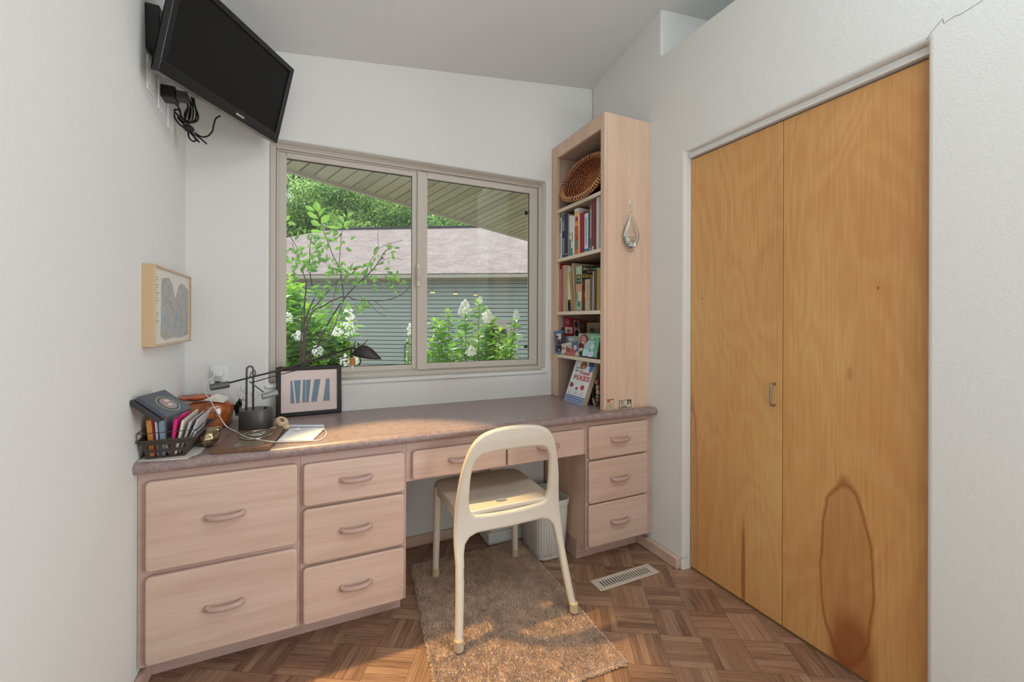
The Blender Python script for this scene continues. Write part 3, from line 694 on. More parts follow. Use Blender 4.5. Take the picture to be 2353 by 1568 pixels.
def panicle(base_, up, h, r, parent, greenish=0, n_=70):
    its = []
    for _ in range(n_):
        t_ = rt.random(); a = rt.uniform(0, 2*PI); rr = r*math.sqrt(max(.05, 1-(2*t_-.85)**2*.9))*rt.uniform(.55, 1.1)
        p = base_+up*h*t_+V((math.cos(a)*rr, math.sin(a)*rr, rt.uniform(-.008, .008)))
        out = V((math.cos(a), math.sin(a), .5)).normalized(); s_ = out.orthogonal().normalized(); u_ = out.cross(s_)
        for k in range(4):
            b = k*PI/2+.4; d = (s_*math.cos(b)+u_*math.sin(b)); its.append((p, d+out*.15, out, .017*(1-greenish*.6), .017*(1-greenish*.55), rt.uniform(.3, 1)))
    leaves_obj('flower_head', its, M_PETAL, parent, simple=True)
def hydrangea(label, stemlist, heads, dep, basepx, leafl, pitch, tonebias=0):
    b0 = hd(basepx, 760, dep)
    h = thing('hydrangea', label, 'shrub', (b0.x, b0.y, GZ)); mbs = MB(); its = []
    for (px, py) in stemlist:
        dd = dep+rt.uniform(-.3, .3); top = hd(px, py, dd); bx = hd(basepx+(px-basepx)*.45, 760, dd); bx.z = GZ
        mid = (top+bx)*.5+(top-b0)*.05; mid.z = (top.z+GZ)*.5
        pth = smoothpath([bx, mid, top], 10); n_ = len(pth); mbs.tube(pth, [.006-.004*i/n_ for i in range(n_)], 6)
        L_ = (top-bx).length; k = int(L_/pitch); ang = rt.uniform(0, PI)
        for i in range(k):
            f = 1-i/k*.62
            p = pth[min(n_-1, int(f*(n_-1)))]; p = p.lerp(pth[min(n_-1, int(f*(n_-1))+1)], (f*(n_-1)) % 1)
            for s_ in (0, PI):
                a = ang+s_+rt.uniform(-.3, .3); tilt = rt.uniform(-.25, .55) if i > 1 else rt.uniform(.6, 1.3)
                d = V((math.cos(a), math.sin(a), tilt)); l = leafl*rt.uniform(.75, 1.1)*(.65 if i < 2 else 1)
                its.append((p, d, V((0, 0, 1))+rvec()*.3, l, l*.47, max(0, min(1, (.85 if i < 2 else .45)+rt.uniform(-.35, .3)+tonebias))))
            ang += PI/2
    mbs.build('stem', mat('hydrangea_stem', c(110, 78, 58), .7), h, smooth=True); leaves_obj('foliage', its, M_LEAFH, h)
    for (px, py, hpx, rpx, gr) in heads:
        p = hd(px, py, dep-.42); s_ = dep/FPX
        panicle(p-V((0, 0, hpx*s_*.5)), V((0, 0, 1)), hpx*s_, rpx*s_, h, gr, 60 if not gr else 60)
    return h
hydrangea('hydrangea with white flower heads outside the right sash in front of the garage door',
  [(1000, 738), (1012, 745), (1029, 718), (1069, 722), (1101, 695), (1120, 738), (1131, 735), (1148, 762), (1184, 735), (1018, 760), (990, 785), (1060, 772), (1101, 768), (1145, 800), (1162, 812), (1110, 792), (1076, 812), (1008, 806), (1040, 796), (1178, 776), (985, 812), (1090, 800), (1128, 770), (1166, 790), (1025, 815), (1055, 818), (1120, 815), (1150, 822)],
  [(1069, 706, 26, 13, 0), (1060, 718, 10, 6, 0), (1120, 727, 24, 13, 0), (1082, 807, 18, 12, 0), (1103, 690, 14, 5, 1), (1186, 724, 20, 8, .7)], 4.5, 1085, .135, .055)
hydrangea('hydrangea mass with cream panicles filling the lower left of the window behind the slender shrub',
  [(650+12*k, 640+rt.uniform(0, 60)+k*7) for k in range(14)]+[(650+rt.uniform(0, 150), 735+rt.uniform(0, 90)) for k in range(26)]+[(655, 655), (662, 675), (690, 660), (672, 642), (705, 705), (655, 720), (720, 745), (770, 760), (785, 800), (800, 815)],
  [(801, 722, 26, 13, 0), (799, 754, 30, 16, 0), (773, 763, 16, 10, .2), (729, 806, 22, 14, .1), (686, 772, 18, 12, .2), (793, 828, 22, 13, .3), (662, 730, 20, 11, .6), (815, 832, 14, 9, .2)], 4.9, 715, .16, .065)
hydrangea('sprig of a hydrangea with one greenish flower head just left of the window mullion', [(940, 770), (938, 800), (944, 785), (936, 820)], [(942, 757, 22, 7, .5)], 5.2, 945, .07, .07)

# ================================================================== CHAIR, RUG, BIN, VENT
def spline2(pts, n=6):   # closed smooth loop through points
    out = []; k = len(pts)
    for i in range(k):
        p0, p1, p2, p3 = (V(pts[(i+j-1) % k]) for j in range(4))
        for q in range(n):
            u = q/n; out.append(.5*((2*p1)+(-p0+p2)*u+(2*p0-5*p1+4*p2-p3)*u*u+(-p0+3*p1-3*p2+p3)*u**3))
    return out
def plate(outer, holes, thick, bev, cuts, fn, name, mat_, parent):
    cu = bpy.data.curves.new('o', 'CURVE'); cu.dimensions = '2D'; cu.fill_mode = 'BOTH'; cu.extrude = thick/2-bev; cu.bevel_depth = bev; cu.bevel_resolution = 3; cu.offset = -bev
    for lp in [outer]+holes:
        sp = cu.splines.new('POLY'); sp.points.add(len(lp)-1); sp.use_cyclic_u = True
        for p, q in zip(sp.points, lp): p.co = (q[0], q[1], 0, 1)
    to = bpy.data.objects.new('o', cu); COL.objects.link(to); bpy.context.view_layer.update()
    me = bpy.data.meshes.new_from_object(to.evaluated_get(bpy.context.evaluated_depsgraph_get())); bpy.data.objects.remove(to, do_unlink=True)
    bm = bmesh.new(); bm.from_mesh(me); bmesh.ops.remove_doubles(bm, verts=bm.verts, dist=1e-5)
    for (co, no) in cuts: bmesh.ops.bisect_plane(bm, geom=bm.verts[:]+bm.edges[:]+bm.faces[:], plane_co=co, plane_no=no)
    off = wloc(parent)
    for v_ in bm.verts: v_.co = V(fn(v_.co))-off
    bmesh.ops.recalc_face_normals(bm, faces=bm.faces); bm.to_mesh(me); bm.free()
    me.materials.clear(); me.materials.append(mat_); me.polygons.foreach_set('use_smooth', [True]*len(me.polygons)); me.set_sharp_from_angle(angle=math.radians(48))
    o = bpy.data.objects.new(name, me); COL.objects.link(o); o.parent = parent; return o

CX = .728
def lean(z):
    w = max(0, min(1, (z-.28)/.28)); w = w*w*(3-2*w)
    return (1-w)*(1.485+.115*max(z, 0)/.42)+w*(1.600-(z-.42)*.13)-.008*math.exp(-((z-.42)/.08)**2)
ch = thing('dining_chair', 'cream moulded plastic chair with an open D-shaped back, tucked at the desk on the rug', 'chair', (CX, 1.73, .015))
half_out = [(.2385, .27), (.2385, .36), (.234, .44), (.227, .54), (.214, .63), (.195, .70), (.170, .750), (.130, .782), (.070, .7975)]
outer = [V((x, z)) for x, z in half_out]+[V((0, .8015))]+[V((-x, z)) for x, z in reversed(half_out)]
arch = [(-.206, .27), (-.203, .315), (-.195, .350), (-.176, .371), (-.145, .381), (-.07, .380), (0, .378), (.07, .380), (.145, .381), (.176, .371), (.195, .350), (.203, .315), (.206, .27)]
outer = [V((p.x, p.y)) for p in smoothpath([V((q[0], q[1], 0)) for q in outer], 4)]
hole = spline2([(-.171, .47), (-.150, .452), (-.08, .445), (0, .443), (.08, .445), (.150, .452), (.171, .47), (.178, .52), (.176, .60), (.168, .655), (.147, .688), (.105, .701), (0, .706), (-.105, .701), (-.147, .688), (-.168, .655), (-.176, .60), (-.178, .52)], 3)
poly = [(p.x, p.y) for p in outer]+[(q[0], q[1]) for q in arch]
plate(poly, [[(p.x, p.y) for p in reversed(hole)]], .030, .0125, [((0, z, 0), (0, 1, 0)) for z in [.28+.02*k for k in range(27)]]+[((x, 0, 0), (1, 0, 0)) for x in [-.2+.05*k for k in range(9)]],
      lambda p: (CX+p.x, lean(p.y)+p.z-.018*(1-(p.x/.24)**2)*max(0, min(1, (p.y-.6)/.15)), p.y), 'backrest', M_BEIGEP, ch)
# seat: slightly dished shell with a slot
def seat_fn(p):
    x, y = p.x, p.y
    u = x/.215; v = (y-1.80)/.2
    return (CX+x, y, .455-.012*(1-u*u)*(1-v*v)+p.z-.012*max(0, v-.6)**2*4)
so = spline2([(-.205, 1.60), (-.209, 1.70), (-.214, 1.85), (-.212, 1.95), (-.192, 1.995), (-.14, 2.012), (0, 2.018), (.14, 2.012), (.192, 1.995), (.212, 1.95), (.214, 1.85), (.209, 1.70), (.205, 1.60), (.1, 1.592), (0, 1.592), (-.1, 1.592)], 4)
sl = spline2([(-.030, 1.655), (-.022, 1.668), (.012, 1.668), (.020, 1.655), (.012, 1.643), (-.022, 1.643)], 4)
plate([(p.x, p.y) for p in so], [[(p.x, p.y) for p in reversed(sl)]], .020, .007, [((0, y, 0), (0, 1, 0)) for y in [1.62+.04*k for k in range(10)]]+[((x, 0, 0), (1, 0, 0)) for x in [-.18+.04*k for k in range(10)]], seat_fn, 'seat', M_BEIGEP, ch)
mb = MB()
for s_ in (-1, 1): mb.obox((CX+s_*.200, 1.80, .425), (.007, 0, 0), (0, .20, 0), (0, 0, .024))
mb.obox((CX, 1.995, .425), (.19, 0, 0), (0, .007, 0), (0, 0, .022)); mb.obox((CX, 1.608, .42), (.20, 0, 0), (0, .010, 0), (0, 0, .030)); mb.build('seat_apron', M_BEIGEP, ch, bevel=.006)
for s_ in (-1, 1):
    pts = [(CX+s_*(.222+(.030*(1-z/.30)**1.4 if z < .3 else 0)+(.0)), lean(z), z) for z in (.345, .28, .22, .15, .08, .050)]
    mb = MB(); mb.tube(pts, [.0150, .0163, .0166, .0162, .0154, .0148], 16); mb.build('leg', M_BEIGEP, ch, smooth='auto')
    x, y = pts[-1][0]+s_*.002, lean(.02); mb = MB(); mb.tube([(x, y, .055), (x+s_*.001, y-.002, .017)], [.0175, .0195], 14); mb.build('foot_cap', M_FOOT, ch, bevel=.003)
for s_ in (-1, 1):
    x0 = CX+s_*.197; x1 = CX+s_*.207
    mb = MB(); mb.tube([(x0, 1.968, .44), (x1, 1.973, .05)], [.0195, .0145], 14); mb.build('leg', M_BEIGEP, ch, smooth='auto')
    mb = MB(); mb.tube([(x1, 1.973, .055), (x1, 1.974, .017)], [.017, .019], 14); mb.build('foot_cap', M_FOOT, ch, bevel=.003)

# rug
rug = thing('rug', 'greyish beige shaggy bath rug lying under the chair', 'rug', (.71, 1.7, 0))
rc = [V((.442, 2.11, 0)), V((1.030, 2.11, 0)), V((1.003, 1.200, 0)), V((.355, 1.245, 0))]
def rug_pt(u, v):
    a = rc[0].lerp(rc[1], u); b = rc[3].lerp(rc[2], u); p = a.lerp(b, v)
    e = min(u, 1-u, v, 1-v); w = .006*mnoise.noise(p*14)
    return p+V((w, w, 0))
nu, nv = 60, 90; vs = []; fs = []
for j in range(nv+1):
    for i in range(nu+1):
        p = rug_pt(i/nu, j/nv); p.z = .009+.004*mnoise.noise(p*25)+.003*mnoise.noise(p*70); 
        if i in (0, nu) or j in (0, nv): p.z = .001
        vs.append(p)
for j in range(nv):
    for i in range(nu): a = j*(nu+1)+i; fs.append((a, a+1, a+nu+2, a+nu+1))
mb = MB(); mb.add(vs, fs); M_RUG = mat('rug_yarn', c(208, 178, 152), .95, vary=.18, vscale=18, sheen=.3); mb.build('backing', M_RUG, rug, smooth=True)
rr = random.Random(3); vs = []; fs = []; offr = wloc(rug)
for k in range(52000):
    u, v = rr.random(), rr.random(); v = v**.92
    p = rug_pt(u, v); p.z = .007+.004*mnoise.noise(p*25)
    a = rr.uniform(0, 6.283); l = rr.uniform(.006, .013); w = .0016; t_ = rr.uniform(0, .006); a2 = rr.uniform(0, 6.283)
    d = V((math.cos(a)*w, math.sin(a)*w, 0)); tip = p+V((math.cos(a2)*t_, math.sin(a2)*t_, l)); mid = p+V((math.cos(a2)*t_*.3, math.sin(a2)*t_*.3, l*.6))
    b = len(vs); vs += [p-d-offr, p+d-offr, mid+d*1.1-offr, tip-offr, mid-d*1.1-offr]; fs.append((b, b+1, b+2, b+3, b+4))
for k in range(5200):      # frayed edge
    s_ = rr.randrange(4); q = rr.random(); u, v = ((q, 0), (q, 1), (0, q), (1, q))[s_]
    p = rug_pt(u, v); p.z = .004; out = (V((0, 1, 0)), V((-.07, -1, 0)), V((-1, 0, 0)), V((1, 0, 0)))[s_]
    d0 = (out+V((rr.uniform(-.8, .8), rr.uniform(-.8, .8), rr.uniform(-.1, .7)))).normalized()*rr.uniform(.004, .013); sd = d0.cross(V((0, 0, 1))).normalized()*.0016
    b = len(vs); vs += [p-sd-offr, p+sd-offr, p+d0+sd*.6-offr, p+d0-sd*.6-offr]; fs.append((b, b+1, b+2, b+3))
me = bpy.data.meshes.new('pile'); me.from_pydata([tuple(v) for v in vs], [], fs); me.materials.append(M_RUG); o = bpy.data.objects.new('pile', me); COL.objects.link(o); o.parent = rug; o['kind'] = 'stuff'

# waste bin: ribbed, rounded rectangular, tapering
bn = thing('waste_bin', 'off-white ribbed plastic waste bin standing in the knee space beside the right cabinet', 'waste bin', (1.110, 2.0, 0))
def rrect(cx_, cy_, hx_, hy_, r, z, n=8, rib=0):
    out = []
    for (sx, sy, a0) in ((1, 1, 0), (-1, 1, 90), (-1, -1, 180), (1, -1, 270)):
        for k in range(n+1):
            a = math.radians(a0+90*k/n); out.append(V((cx_+sx*(hx_-r)+r*math.cos(a), cy_+sy*(hy_-r)+r*math.sin(a), z)))
    # resample evenly for ribs
    per = []; L_ = 0
    for i in range(len(out)): L_ += (out[(i+1) % len(out)]-out[i]).length
    N = 192; res = []; i = 0; acc = 0; seg = (out[1]-out[0]).length
    for k in range(N):
        tgt = L_*k/N
        while acc+seg < tgt-1e-9: acc += seg; i += 1; seg = (out[(i+1) % len(out)]-out[i % len(out)]).length
        f = (tgt-acc)/max(seg, 1e-9); p = out[i % len(out)].lerp(out[(i+1) % len(out)], f)
        if rib:
            c_ = V((cx_, cy_, z)); d = (p-c_).normalized(); p = p+d*(rib if k % 4 < 2 else 0)
        res.append(p)
    return res
bx, by = 1.108, 1.985
def loops(ls, capb=True, mbx=None):
    mb = mbx or MB(); b = len(mb.v); N = len(ls[0]); vs = [p for l in ls for p in l]; fs = []
    for i in range(len(ls)-1):
        for j in range(N): fs.append((i*N+j, i*N+(j+1) % N, (i+1)*N+(j+1) % N, (i+1)*N+j))
    if capb: fs.append(tuple(reversed(range(N))))
    mb.add(vs, fs); return mb
L1 = [rrect(bx, by, .072, .094, .04, 0), rrect(bx, by, .080, .103, .045, .006), rrect(bx, by, .083, .106, .045, .035), rrect(bx, by, .0835, .1065, .045, .036, rib=.0018), rrect(bx, by, .093, .118, .045, .235, rib=.0018), rrect(bx, by, .0935, .1185, .045, .236), rrect(bx, by, .0955, .1205, .045, .275), rrect(bx, by, .099, .124, .045, .276), rrect(bx, by, .100, .125, .045, .30), rrect(bx, by, .0965, .1215, .043, .303), rrect(bx, by, .094, .119, .042, .298), rrect(bx, by, .080, .103, .045, .012)]
mb = loops(L1); N_ = 192; mb.add(rrect(bx, by, .080, .103, .045, .012), [tuple(range(192))]); mb.build('body', M_BINP, bn, smooth='auto', ang=50)

# floor register
vt = thing('floor_vent', 'beige metal floor register with rows of slots set in the parquet', 'vent', (1.345, 1.612, 0))
vc = [V((1.171, 1.653, 0)), V((1.519, 1.652, 0)), V((1.516, 1.571, 0)), V((1.171, 1.568, 0))]
mb = MB(); x0, x1, y0, y1 = 1.171, 1.518, 1.5695, 1.6525
ix0, ix1, iy0, iy1 = 1.202, 1.487, 1.589, 1.633
n_ = 19; st = (ix1-ix0)/n_
mb.box(x0, x1, y0, iy0, .0005, .005); mb.box(x0, x1, iy1, y1, .0005, .005); mb.box(x0, ix0, iy0, iy1, .0005, .005); mb.box(ix1, x1, iy0, iy1, .0005, .005)
mb.build('frame', mat('register_beige', c(206, 194, 176), .4), vt, bevel=.002)
for k in range(n_+1):
    mb = MB(); xx = ix0+k*st; mb.obox((xx, (iy0+iy1)/2, .0022), (.0036, 0, .0006), (0, (iy1-iy0)/2, 0), (0, 0, .0012)); mb.build('louver', MATS['register_beige'], vt)
mb = MB(); mb.box(ix0, ix1, iy0, iy1, .0002, .0006); mb.build('duct', mat('duct_dark', c(30, 26, 22), .9), vt)

# ================================================================== TELEVISION
BLc, BRc, TRc = V((-.4574, 1.7166, 2.0138)), V((-.1569, 2.2223, 2.0249)), V((-.0853, 2.171, 2.3547))
tw = (BRc-BLc); tw_l = tw.length; tw.normalize(); th_ = (TRc-BRc); th_ = (th_-tw*th_.dot(tw)); th_l = th_.length; th_.normalize(); tn = tw.cross(th_)
tv = thing('television', 'black flat television tilted down on a wall bracket in the left corner above the counter', 'television', (0, 0, 0))
TM = basis(BLc, tw, th_, tn); tv.matrix_world = TM
def tvb(name, parts, mt, bev=.0, parent=None):
    mb = MB()
    for p in parts: mb.box(*p)
    o = mb.build(name, mt, parent or tv, bevel=bev, local=True); return o
bz = .022
tvb('bezel', [(0, tw_l, 0, .040, -.030, 0), (0, tw_l, th_l-bz, th_l, -.030, 0), (0, bz, .040, th_l-bz, -.030, 0), (tw_l-bz, tw_l, .040, th_l-bz, -.030, 0)], mat('tv_bezel', c(30, 30, 29), .28), .003)
tvb('screen', [(bz-.001, tw_l-bz+.001, .039, th_l-bz+.001, -.014, -.006)], M_BLACKM)
tvb('housing', [(.004, tw_l-.004, .004, th_l-.004, -.036, -.024), (.10, tw_l-.10, .05, th_l-.06, -.062, -.030)], mat('tv_back', c(38, 38, 37), .5), .004)
tvb('chin_strip', [(0.002, tw_l-.002, -.0015, .003, -.030, -.001)], mat('tv_silver', c(120, 118, 112), .3, metal=.6), .0)
badge = tvb('badge', [(tw_l*.60-.022, tw_l*.60+.020, .015, .0225, 0, .0012)], mat('badge_silver', c(190, 190, 186), .3, metal=.5))
# bracket: plate on the wall and arm to the back of the set
mb = MB(); mb.obox((L+.020, 1.855, 2.205), (.020, 0, 0), (0, .048, .004), (0, -.006, .075)); mb.m = 0
mbw = MB(); inv = TM.inverted()
mount = mb; mount.v = [inv @ v for v in mount.v]; mount.build('wall_mount', M_BLACK, tv, bevel=.004, local=True)
cb_ = TM @ V((tw_l*.5, th_l*.5, -.062)); mb = MB(); mb.tube([inv @ V((L+.03, 1.87, 2.20)), inv @ V((L+.12, 2.0, 2.20)), inv @ cb_], .014, 8); mb.build('arm', M_BLACK, tv, smooth=True, local=True)
mb = MB(); mb.obox(inv @ V((-.42, 1.78, 2.175)), (.04, 0, 0), (0, .055, 0), (0, 0, .012)); mb.build('wall_mount_cover', M_BLACK, tv, bevel=.003, local=True)
# plates and plugs on the left wall under the set
def wplate(y, z, hy, hz, label, name='wall_plate', cat='wall plate', grp=None):
    t_ = thing(name, label, cat, (L, y, z)); mb = MB(); mb.box(L, L+.006, y-hy, y+hy, z-hz, z+hz); mb.build('plate', M_WHITEP, t_, bevel=.002); return t_
w1 = wplate(1.852, 2.055, .033, .058, 'white cable wall plate nearest the camera on the left wall below the television')
mb = MB(); mb.box(L+.006, L+.010, 1.83, 1.874, 2.02, 2.09); mb.build('insert', M_TRIMW, w1, bevel=.001)
w2 = wplate(1.965, 2.04, .034, .058, 'white outlet plate on the left wall behind the black plug adapters')
w3 = wplate(2.075, 2.015, .034, .058, 'white blank wall plate farthest along the left wall below the television')
pa = thing('power_adapter', 'black plug-in power adapter on the wall plate below the television', 'power adapter', (L, 1.965, 2.06))
mb = MB(); mb.box(L+.006, L+.05, 1.94, 2.0, 2.03, 2.075); mb.build('body', M_BLACK, pa, bevel=.004)
mb = MB(); mb.box(L+.05, L+.085, 1.945, 1.985, 2.035, 2.065); mb.build('plug', mat('plug_grey', c(60, 60, 58), .5), pa, bevel=.003)
# hanging cable bundle
cb2 = thing('cable_bundle', 'tangled bundle of black cables tied together and hanging under the television', 'cables', (-.44, 2.0, 2.0))
def cpx(lst, base_dep=1.70): return [hd(x, y, base_dep+dz) for x, y, dz in lst]
def z3(x, y, dz=0): return (380+x/8.25, 150+y/8.25, dz)
cab = [
 [z3(350, 540), z3(400, 640), z3(430, 800), z3(400, 950), z3(380, 1040), z3(430, 1100), z3(500, 1060), z3(530, 900), z3(520, 760), z3(500, 600)],
 [z3(420, 560, .01), z3(470, 700, .01), z3(480, 900, .01), z3(440, 1050, .01), z3(350, 1080, .01), z3(250, 960, .01), z3(170, 880, .01), z3(200, 840, .01), z3(270, 860, .01), z3(300, 960, .01), z3(370, 1060, .01)],
 [z3(0, 650, -.03), z3(100, 690, -.02), z3(210, 750, -.01), z3(270, 840), z3(290, 960), z3(240, 1000), z3(330, 1100), z3(400, 1170)],
 [z3(540, 620, .02), z3(560, 780, .02), z3(620, 950, .02), z3(600, 1050, .02), z3(500, 1090, .02), z3(440, 1060, .02), z3(460, 900, .02), z3(490, 700, .02)],
 [z3(520, 640, .015), z3(580, 850, .015), z3(570, 1020, .015), z3(480, 1080, .015), z3(380, 1030, .015), z3(370, 920, .015), z3(430, 800, .015)],
 [z3(160, 900, .005), z3(180, 1000), z3(260, 1110), z3(370, 1200), z3(500, 1290), z3(640, 1370), z3(780, 1490)],
 [z3(400, 1180, .01), z3(480, 1290, .01), z3(560, 1370, .01), z3(640, 1460, .01)],
 [z3(400, 1160, -.01), z3(430, 1260), z3(450, 1370), z3(520, 1440), z3(580, 1420), z3(520, 1330), z3(440, 1230)],
 [z3(560, 1280, .01), z3(680, 1355, .01), z3(800, 1345, .01), z3(890, 1250, .01), z3(920, 1120, .01), z3(960, 1010, .01), z3(1040, 960, .02)],
 [z3(60, 360, -.02), z3(130, 480, -.01), z3(220, 590), z3(330, 640), z3(410, 640)],
]
mb = MB()
for pth in cab: mb.tube(smoothpath(cpx(pth), 6), .0032, 7)
mb.build('cable', M_CABLEB, cb2, smooth=True)
mb = MB(); a, b_ = cpx([z3(370, 1160), z3(500, 1230)]); mb.tube([a, (a+b_)/2, b_], [.011, .016, .013], 10); mb.build('cable_tie', mat('tie_black', c(36, 36, 36), .7), cb2, smooth=True)
mb = MB(); a, b_ = cpx([z3(0, 680, -.03), z3(110, 720, -.02)]); mb.tube([a, b_], [.007, .005], 8); mb.build('plug', M_BLACK, cb2)

# ================================================================== LEFT WALL PICTURE, OUTLET
def face_patch(mb, M4, u0, v0, u1, v1, dz=.0004): # rectangle in picture plane
    q = [M4 @ V((u, v, dz)) for u, v in ((u0, v0), (u1, v0), (u1, v1), (u0, v1))]; mb.add(q, [(0, 1, 2, 3)])
def face_ell(mb, M4, cu_, cv, ru, rv, dz=.0006, n=20, rot=0):
    q = []
    for k in range(n):
        a = 2*PI*k/n; x = ru*math.cos(a); y = rv*math.sin(a); q.append(M4 @ V((cu_+x*math.cos(rot)-y*math.sin(rot), cv+x*math.sin(rot)+y*math.cos(rot), dz)))
    mb.add(q, [tuple(range(n))])
pf = thing('framed_print', 'small gold framed watercolour print hanging on the left wall', 'picture', (L, 2.01, 1.266))
PM = basis((L+.030, 1.785, 1.126), (0, 1, 0), (0, 0, 1), (1, 0, 0)); pw, ph = .455, .276
mb = MB(); w_ = .007
for bx_ in ((1.785, 1.785+w_, 1.126, 1.402), (1.785+pw-w_, 1.785+pw, 1.126, 1.402), (1.785+w_, 1.785+pw-w_, 1.126, 1.126+w_), (1.785+w_, 1.785+pw-w_, 1.402-w_, 1.402)):
    mb.box(L, L+.036, *bx_)
mb.build('frame', mat('frame_champagne', c(206, 176, 140), .35, metal=.35), pf, bevel=.0012)
mb = MB(); mb.box(L+.002, L+.030, 1.785+w_, 1.785+pw-w_, 1.126+w_, 1.402-w_); mb.build('mat_board', solid(216, 210, 196), pf)
def wash():
    m, t, b = base_mat('watercolour')
    tc = t.add('ShaderNodeTexCoord').outputs['Object']
    n1 = t.add('ShaderNodeTexNoise', {'Vector': t.add('ShaderNodeMapping', {'Vector': tc, 'Scale': (1, 13, 9)}).outputs[0], 'Scale': 1.5, 'Detail': 9.0, 'Roughness': .72, 'Distortion': .25}).outputs[0]
    t.l.new(t.ramp(n1, [(.30, c(124, 126, 138)), (.42, c(160, 168, 178)), (.50, c(176, 176, 168)), (.57, c(160, 148, 134)), (.66, c(204, 194, 172)), (.74, c(128, 100, 104))]), b.inputs['Base Color']); b.inputs['Roughness'].default_value = .7; return m
M_WASH = wash()
mb = MB(); q = [(.075, .035), (.12, .018), (.22, .025), (.32, .02), (.43, .03), (.435, .15), (.43, .215), (.38, .23), (.34, .237), (.30, .228), (.275, .20), (.245, .17), (.235, .19), (.21, .225), (.17, .245), (.12, .24), (.085, .236), (.08, .15)]
mb.prism([PM @ V((u, v, 0)) for u, v in q], (.0008, 0, 0)); mb.build('painting', M_WASH, pf)
mb = MB()
for ks in (range(11), range(14, 19)):
    mb = MB()
    for k in ks: v = .235-k*.0088; face_patch(mb, PM, .018, v, .018+.040*(.7+.3*math.sin(k*2.3)), v+.0022, .0005)
    mb.build('caption_lines', solid(130, 124, 116), pf)
ot = thing('wall_outlet', 'white wall outlet on the window wall behind the desk lamp', 'outlet', (-.3905, D, .959))
mb = MB(); mb.box(-.4245, -.3567, D-.006, D, .907, 1.012); mb.build('plate', M_WHITEP, ot, bevel=.002)
mb = MB(); mb.box(-.407, -.374, D-.009, D-.006, .918, .950); mb.build('receptacle', mat('outlet_receptacle', c(200, 200, 196), .4), ot, bevel=.001)
chg = thing('phone_charger', 'white usb charger plugged in the outlet with its cable running over the desk', 'charger', (-.39, D-.03, .977))
mb = MB(); mb.box(-.412, -.372, D-.036, D-.007, .962, .992); mb.build('body', M_WHITEP, chg, bevel=.007, seg=3)
mb = MB(); mb.box(-.404, -.384, D-.012, D-.0095, .925, .941); mb.build('socket_slots', M_GASK, ot)
def onc(px, py, h=.003): return hz(px, py, CT+h)
pth = [V((-.395, D-.036, .977)), V((-.398, D-.06, .972)), hy(473, 880, 2.15), hy(470, 900, 2.10), hy(486, 925, 2.03), hy(503, 955, 1.95), hy(520, 980, 1.90), onc(540, 991, .022), onc(562, 1003, .024), onc(590, 1010, .024), onc(622, 1015, .022), onc(640, 1016, .006), onc(720, 1013, .006), onc(742, 1008, .003), onc(750, 996, .003), onc(742, 986, .003), onc(725, 984, .006), onc(700, 985, .012), onc(680, 984, .012)]
mb = MB(); mb.tube(smoothpath(pth, 6), .0017, 7); mb.build('cable', M_CABLEW, chg, smooth=True)

# ================================================================== ON THE DESK
# framed birch print leaning on the wall
bp_ = thing('framed_birch_print', 'black framed birch trunk print with pale mat leaning on the window wall', 'picture', (-.02, 2.26, CT))
FB0, FB1 = V((-.161, 2.258, CT+.001)), V((.124, 2.274, CT+.001))
fx = (FB1-FB0); fw = fx.length; fx.normalize(); fy = V((.0, .10, .995)); fy = (fy-fx*fy.dot(fx)).normalized(); fz = fx.cross(fy)
FM = basis(FB0, fx, fy, fz); fh = .236
def lbox(mb, M4, x0, x1, y0, y1, z0, z1):
    b = MB(); b.box(x0, x1, y0, y1, z0, z1); mb.add([M4 @ v for v in b.v], b.f); return mb
mb = MB(); w_ = .020
for q in ((0, w_, 0, fh), (fw-w_, fw, 0, fh), (w_, fw-w_, 0, w_), (w_, fw-w_, fh-w_, fh)): lbox(mb, FM, *q, -.016, 0)
mb.build('frame', mat('frame_black', c(34, 32, 32), .35), bp_, bevel=.004)
mb = MB(); lbox(mb, FM, w_, fw-w_, w_, fh-w_, -.014, -.006); mb.build('mat_board', solid(222, 202, 194), bp_)
x0, x1, y0, y1 = .060, fw-.054, .062, .170
def dusk():
    m, t, b = base_mat('birch_print_ground'); tc = t.add('ShaderNodeTexCoord').outputs['Object']
    n = t.add('ShaderNodeTexNoise', {'Vector': tc, 'Scale': 60.0, 'Detail': 4.0}).outputs[0]
    z = t.math('ADD', t.math('MULTIPLY', t.add('ShaderNodeSeparateXYZ', {0: tc}).outputs[2], 9.0), t.math('MULTIPLY', n, .6))
    t.l.new(t.ramp(z, [(.95, c(150, 130, 142)), (1.0, c(110, 134, 150))]), b.inputs['Base Color']); b.inputs['Roughness'].default_value = .6; return m
m_ = dusk(); rmp = [n for n in m_.node_tree.nodes if n.type == 'VALTORGB'][0]; rmp.color_ramp.elements[0].position = .82; rmp.color_ramp.elements[1].position = 1.0
mb = MB(); face_patch(mb, FM, x0, y0, x1, y1, -.0055); mb.build('print', m_, bp_)
mb = MB(); mk = MB()
H_ = y1-y0; W_ = x1-x0
for (b0, b1, t0, t1) in ((.10, .14, .04, .08), (.22, .29, .255, .31), (.37, .38, .375, .385), (.45, .515, .51, .60), (.665, .83, .76, .905)):
    q = [FM @ V((x0+W_*u, v, -.005)) for u, v in ((b0, y0), (b1, y0), (t1, y1), (t0, y1))]; mb.add(q, [(0, 1, 2, 3)])
    if b1-b0 > .03:
        for k in range(14):
            v = (k+.5)/14; e0 = b0+(t0-b0)*v; e1_ = b1+(t1-b1)*v; l = .014+.012*math.sin(k*3.1)
            u0, u1 = (e1_-l, e1_) if k % 2 or b0 > .6 else (e0, e0+l)
            face_patch(mk, FM, x0+W_*u0, y0+H_*v, x0+W_*u1, y0+H_*v+.0012, -.0046)
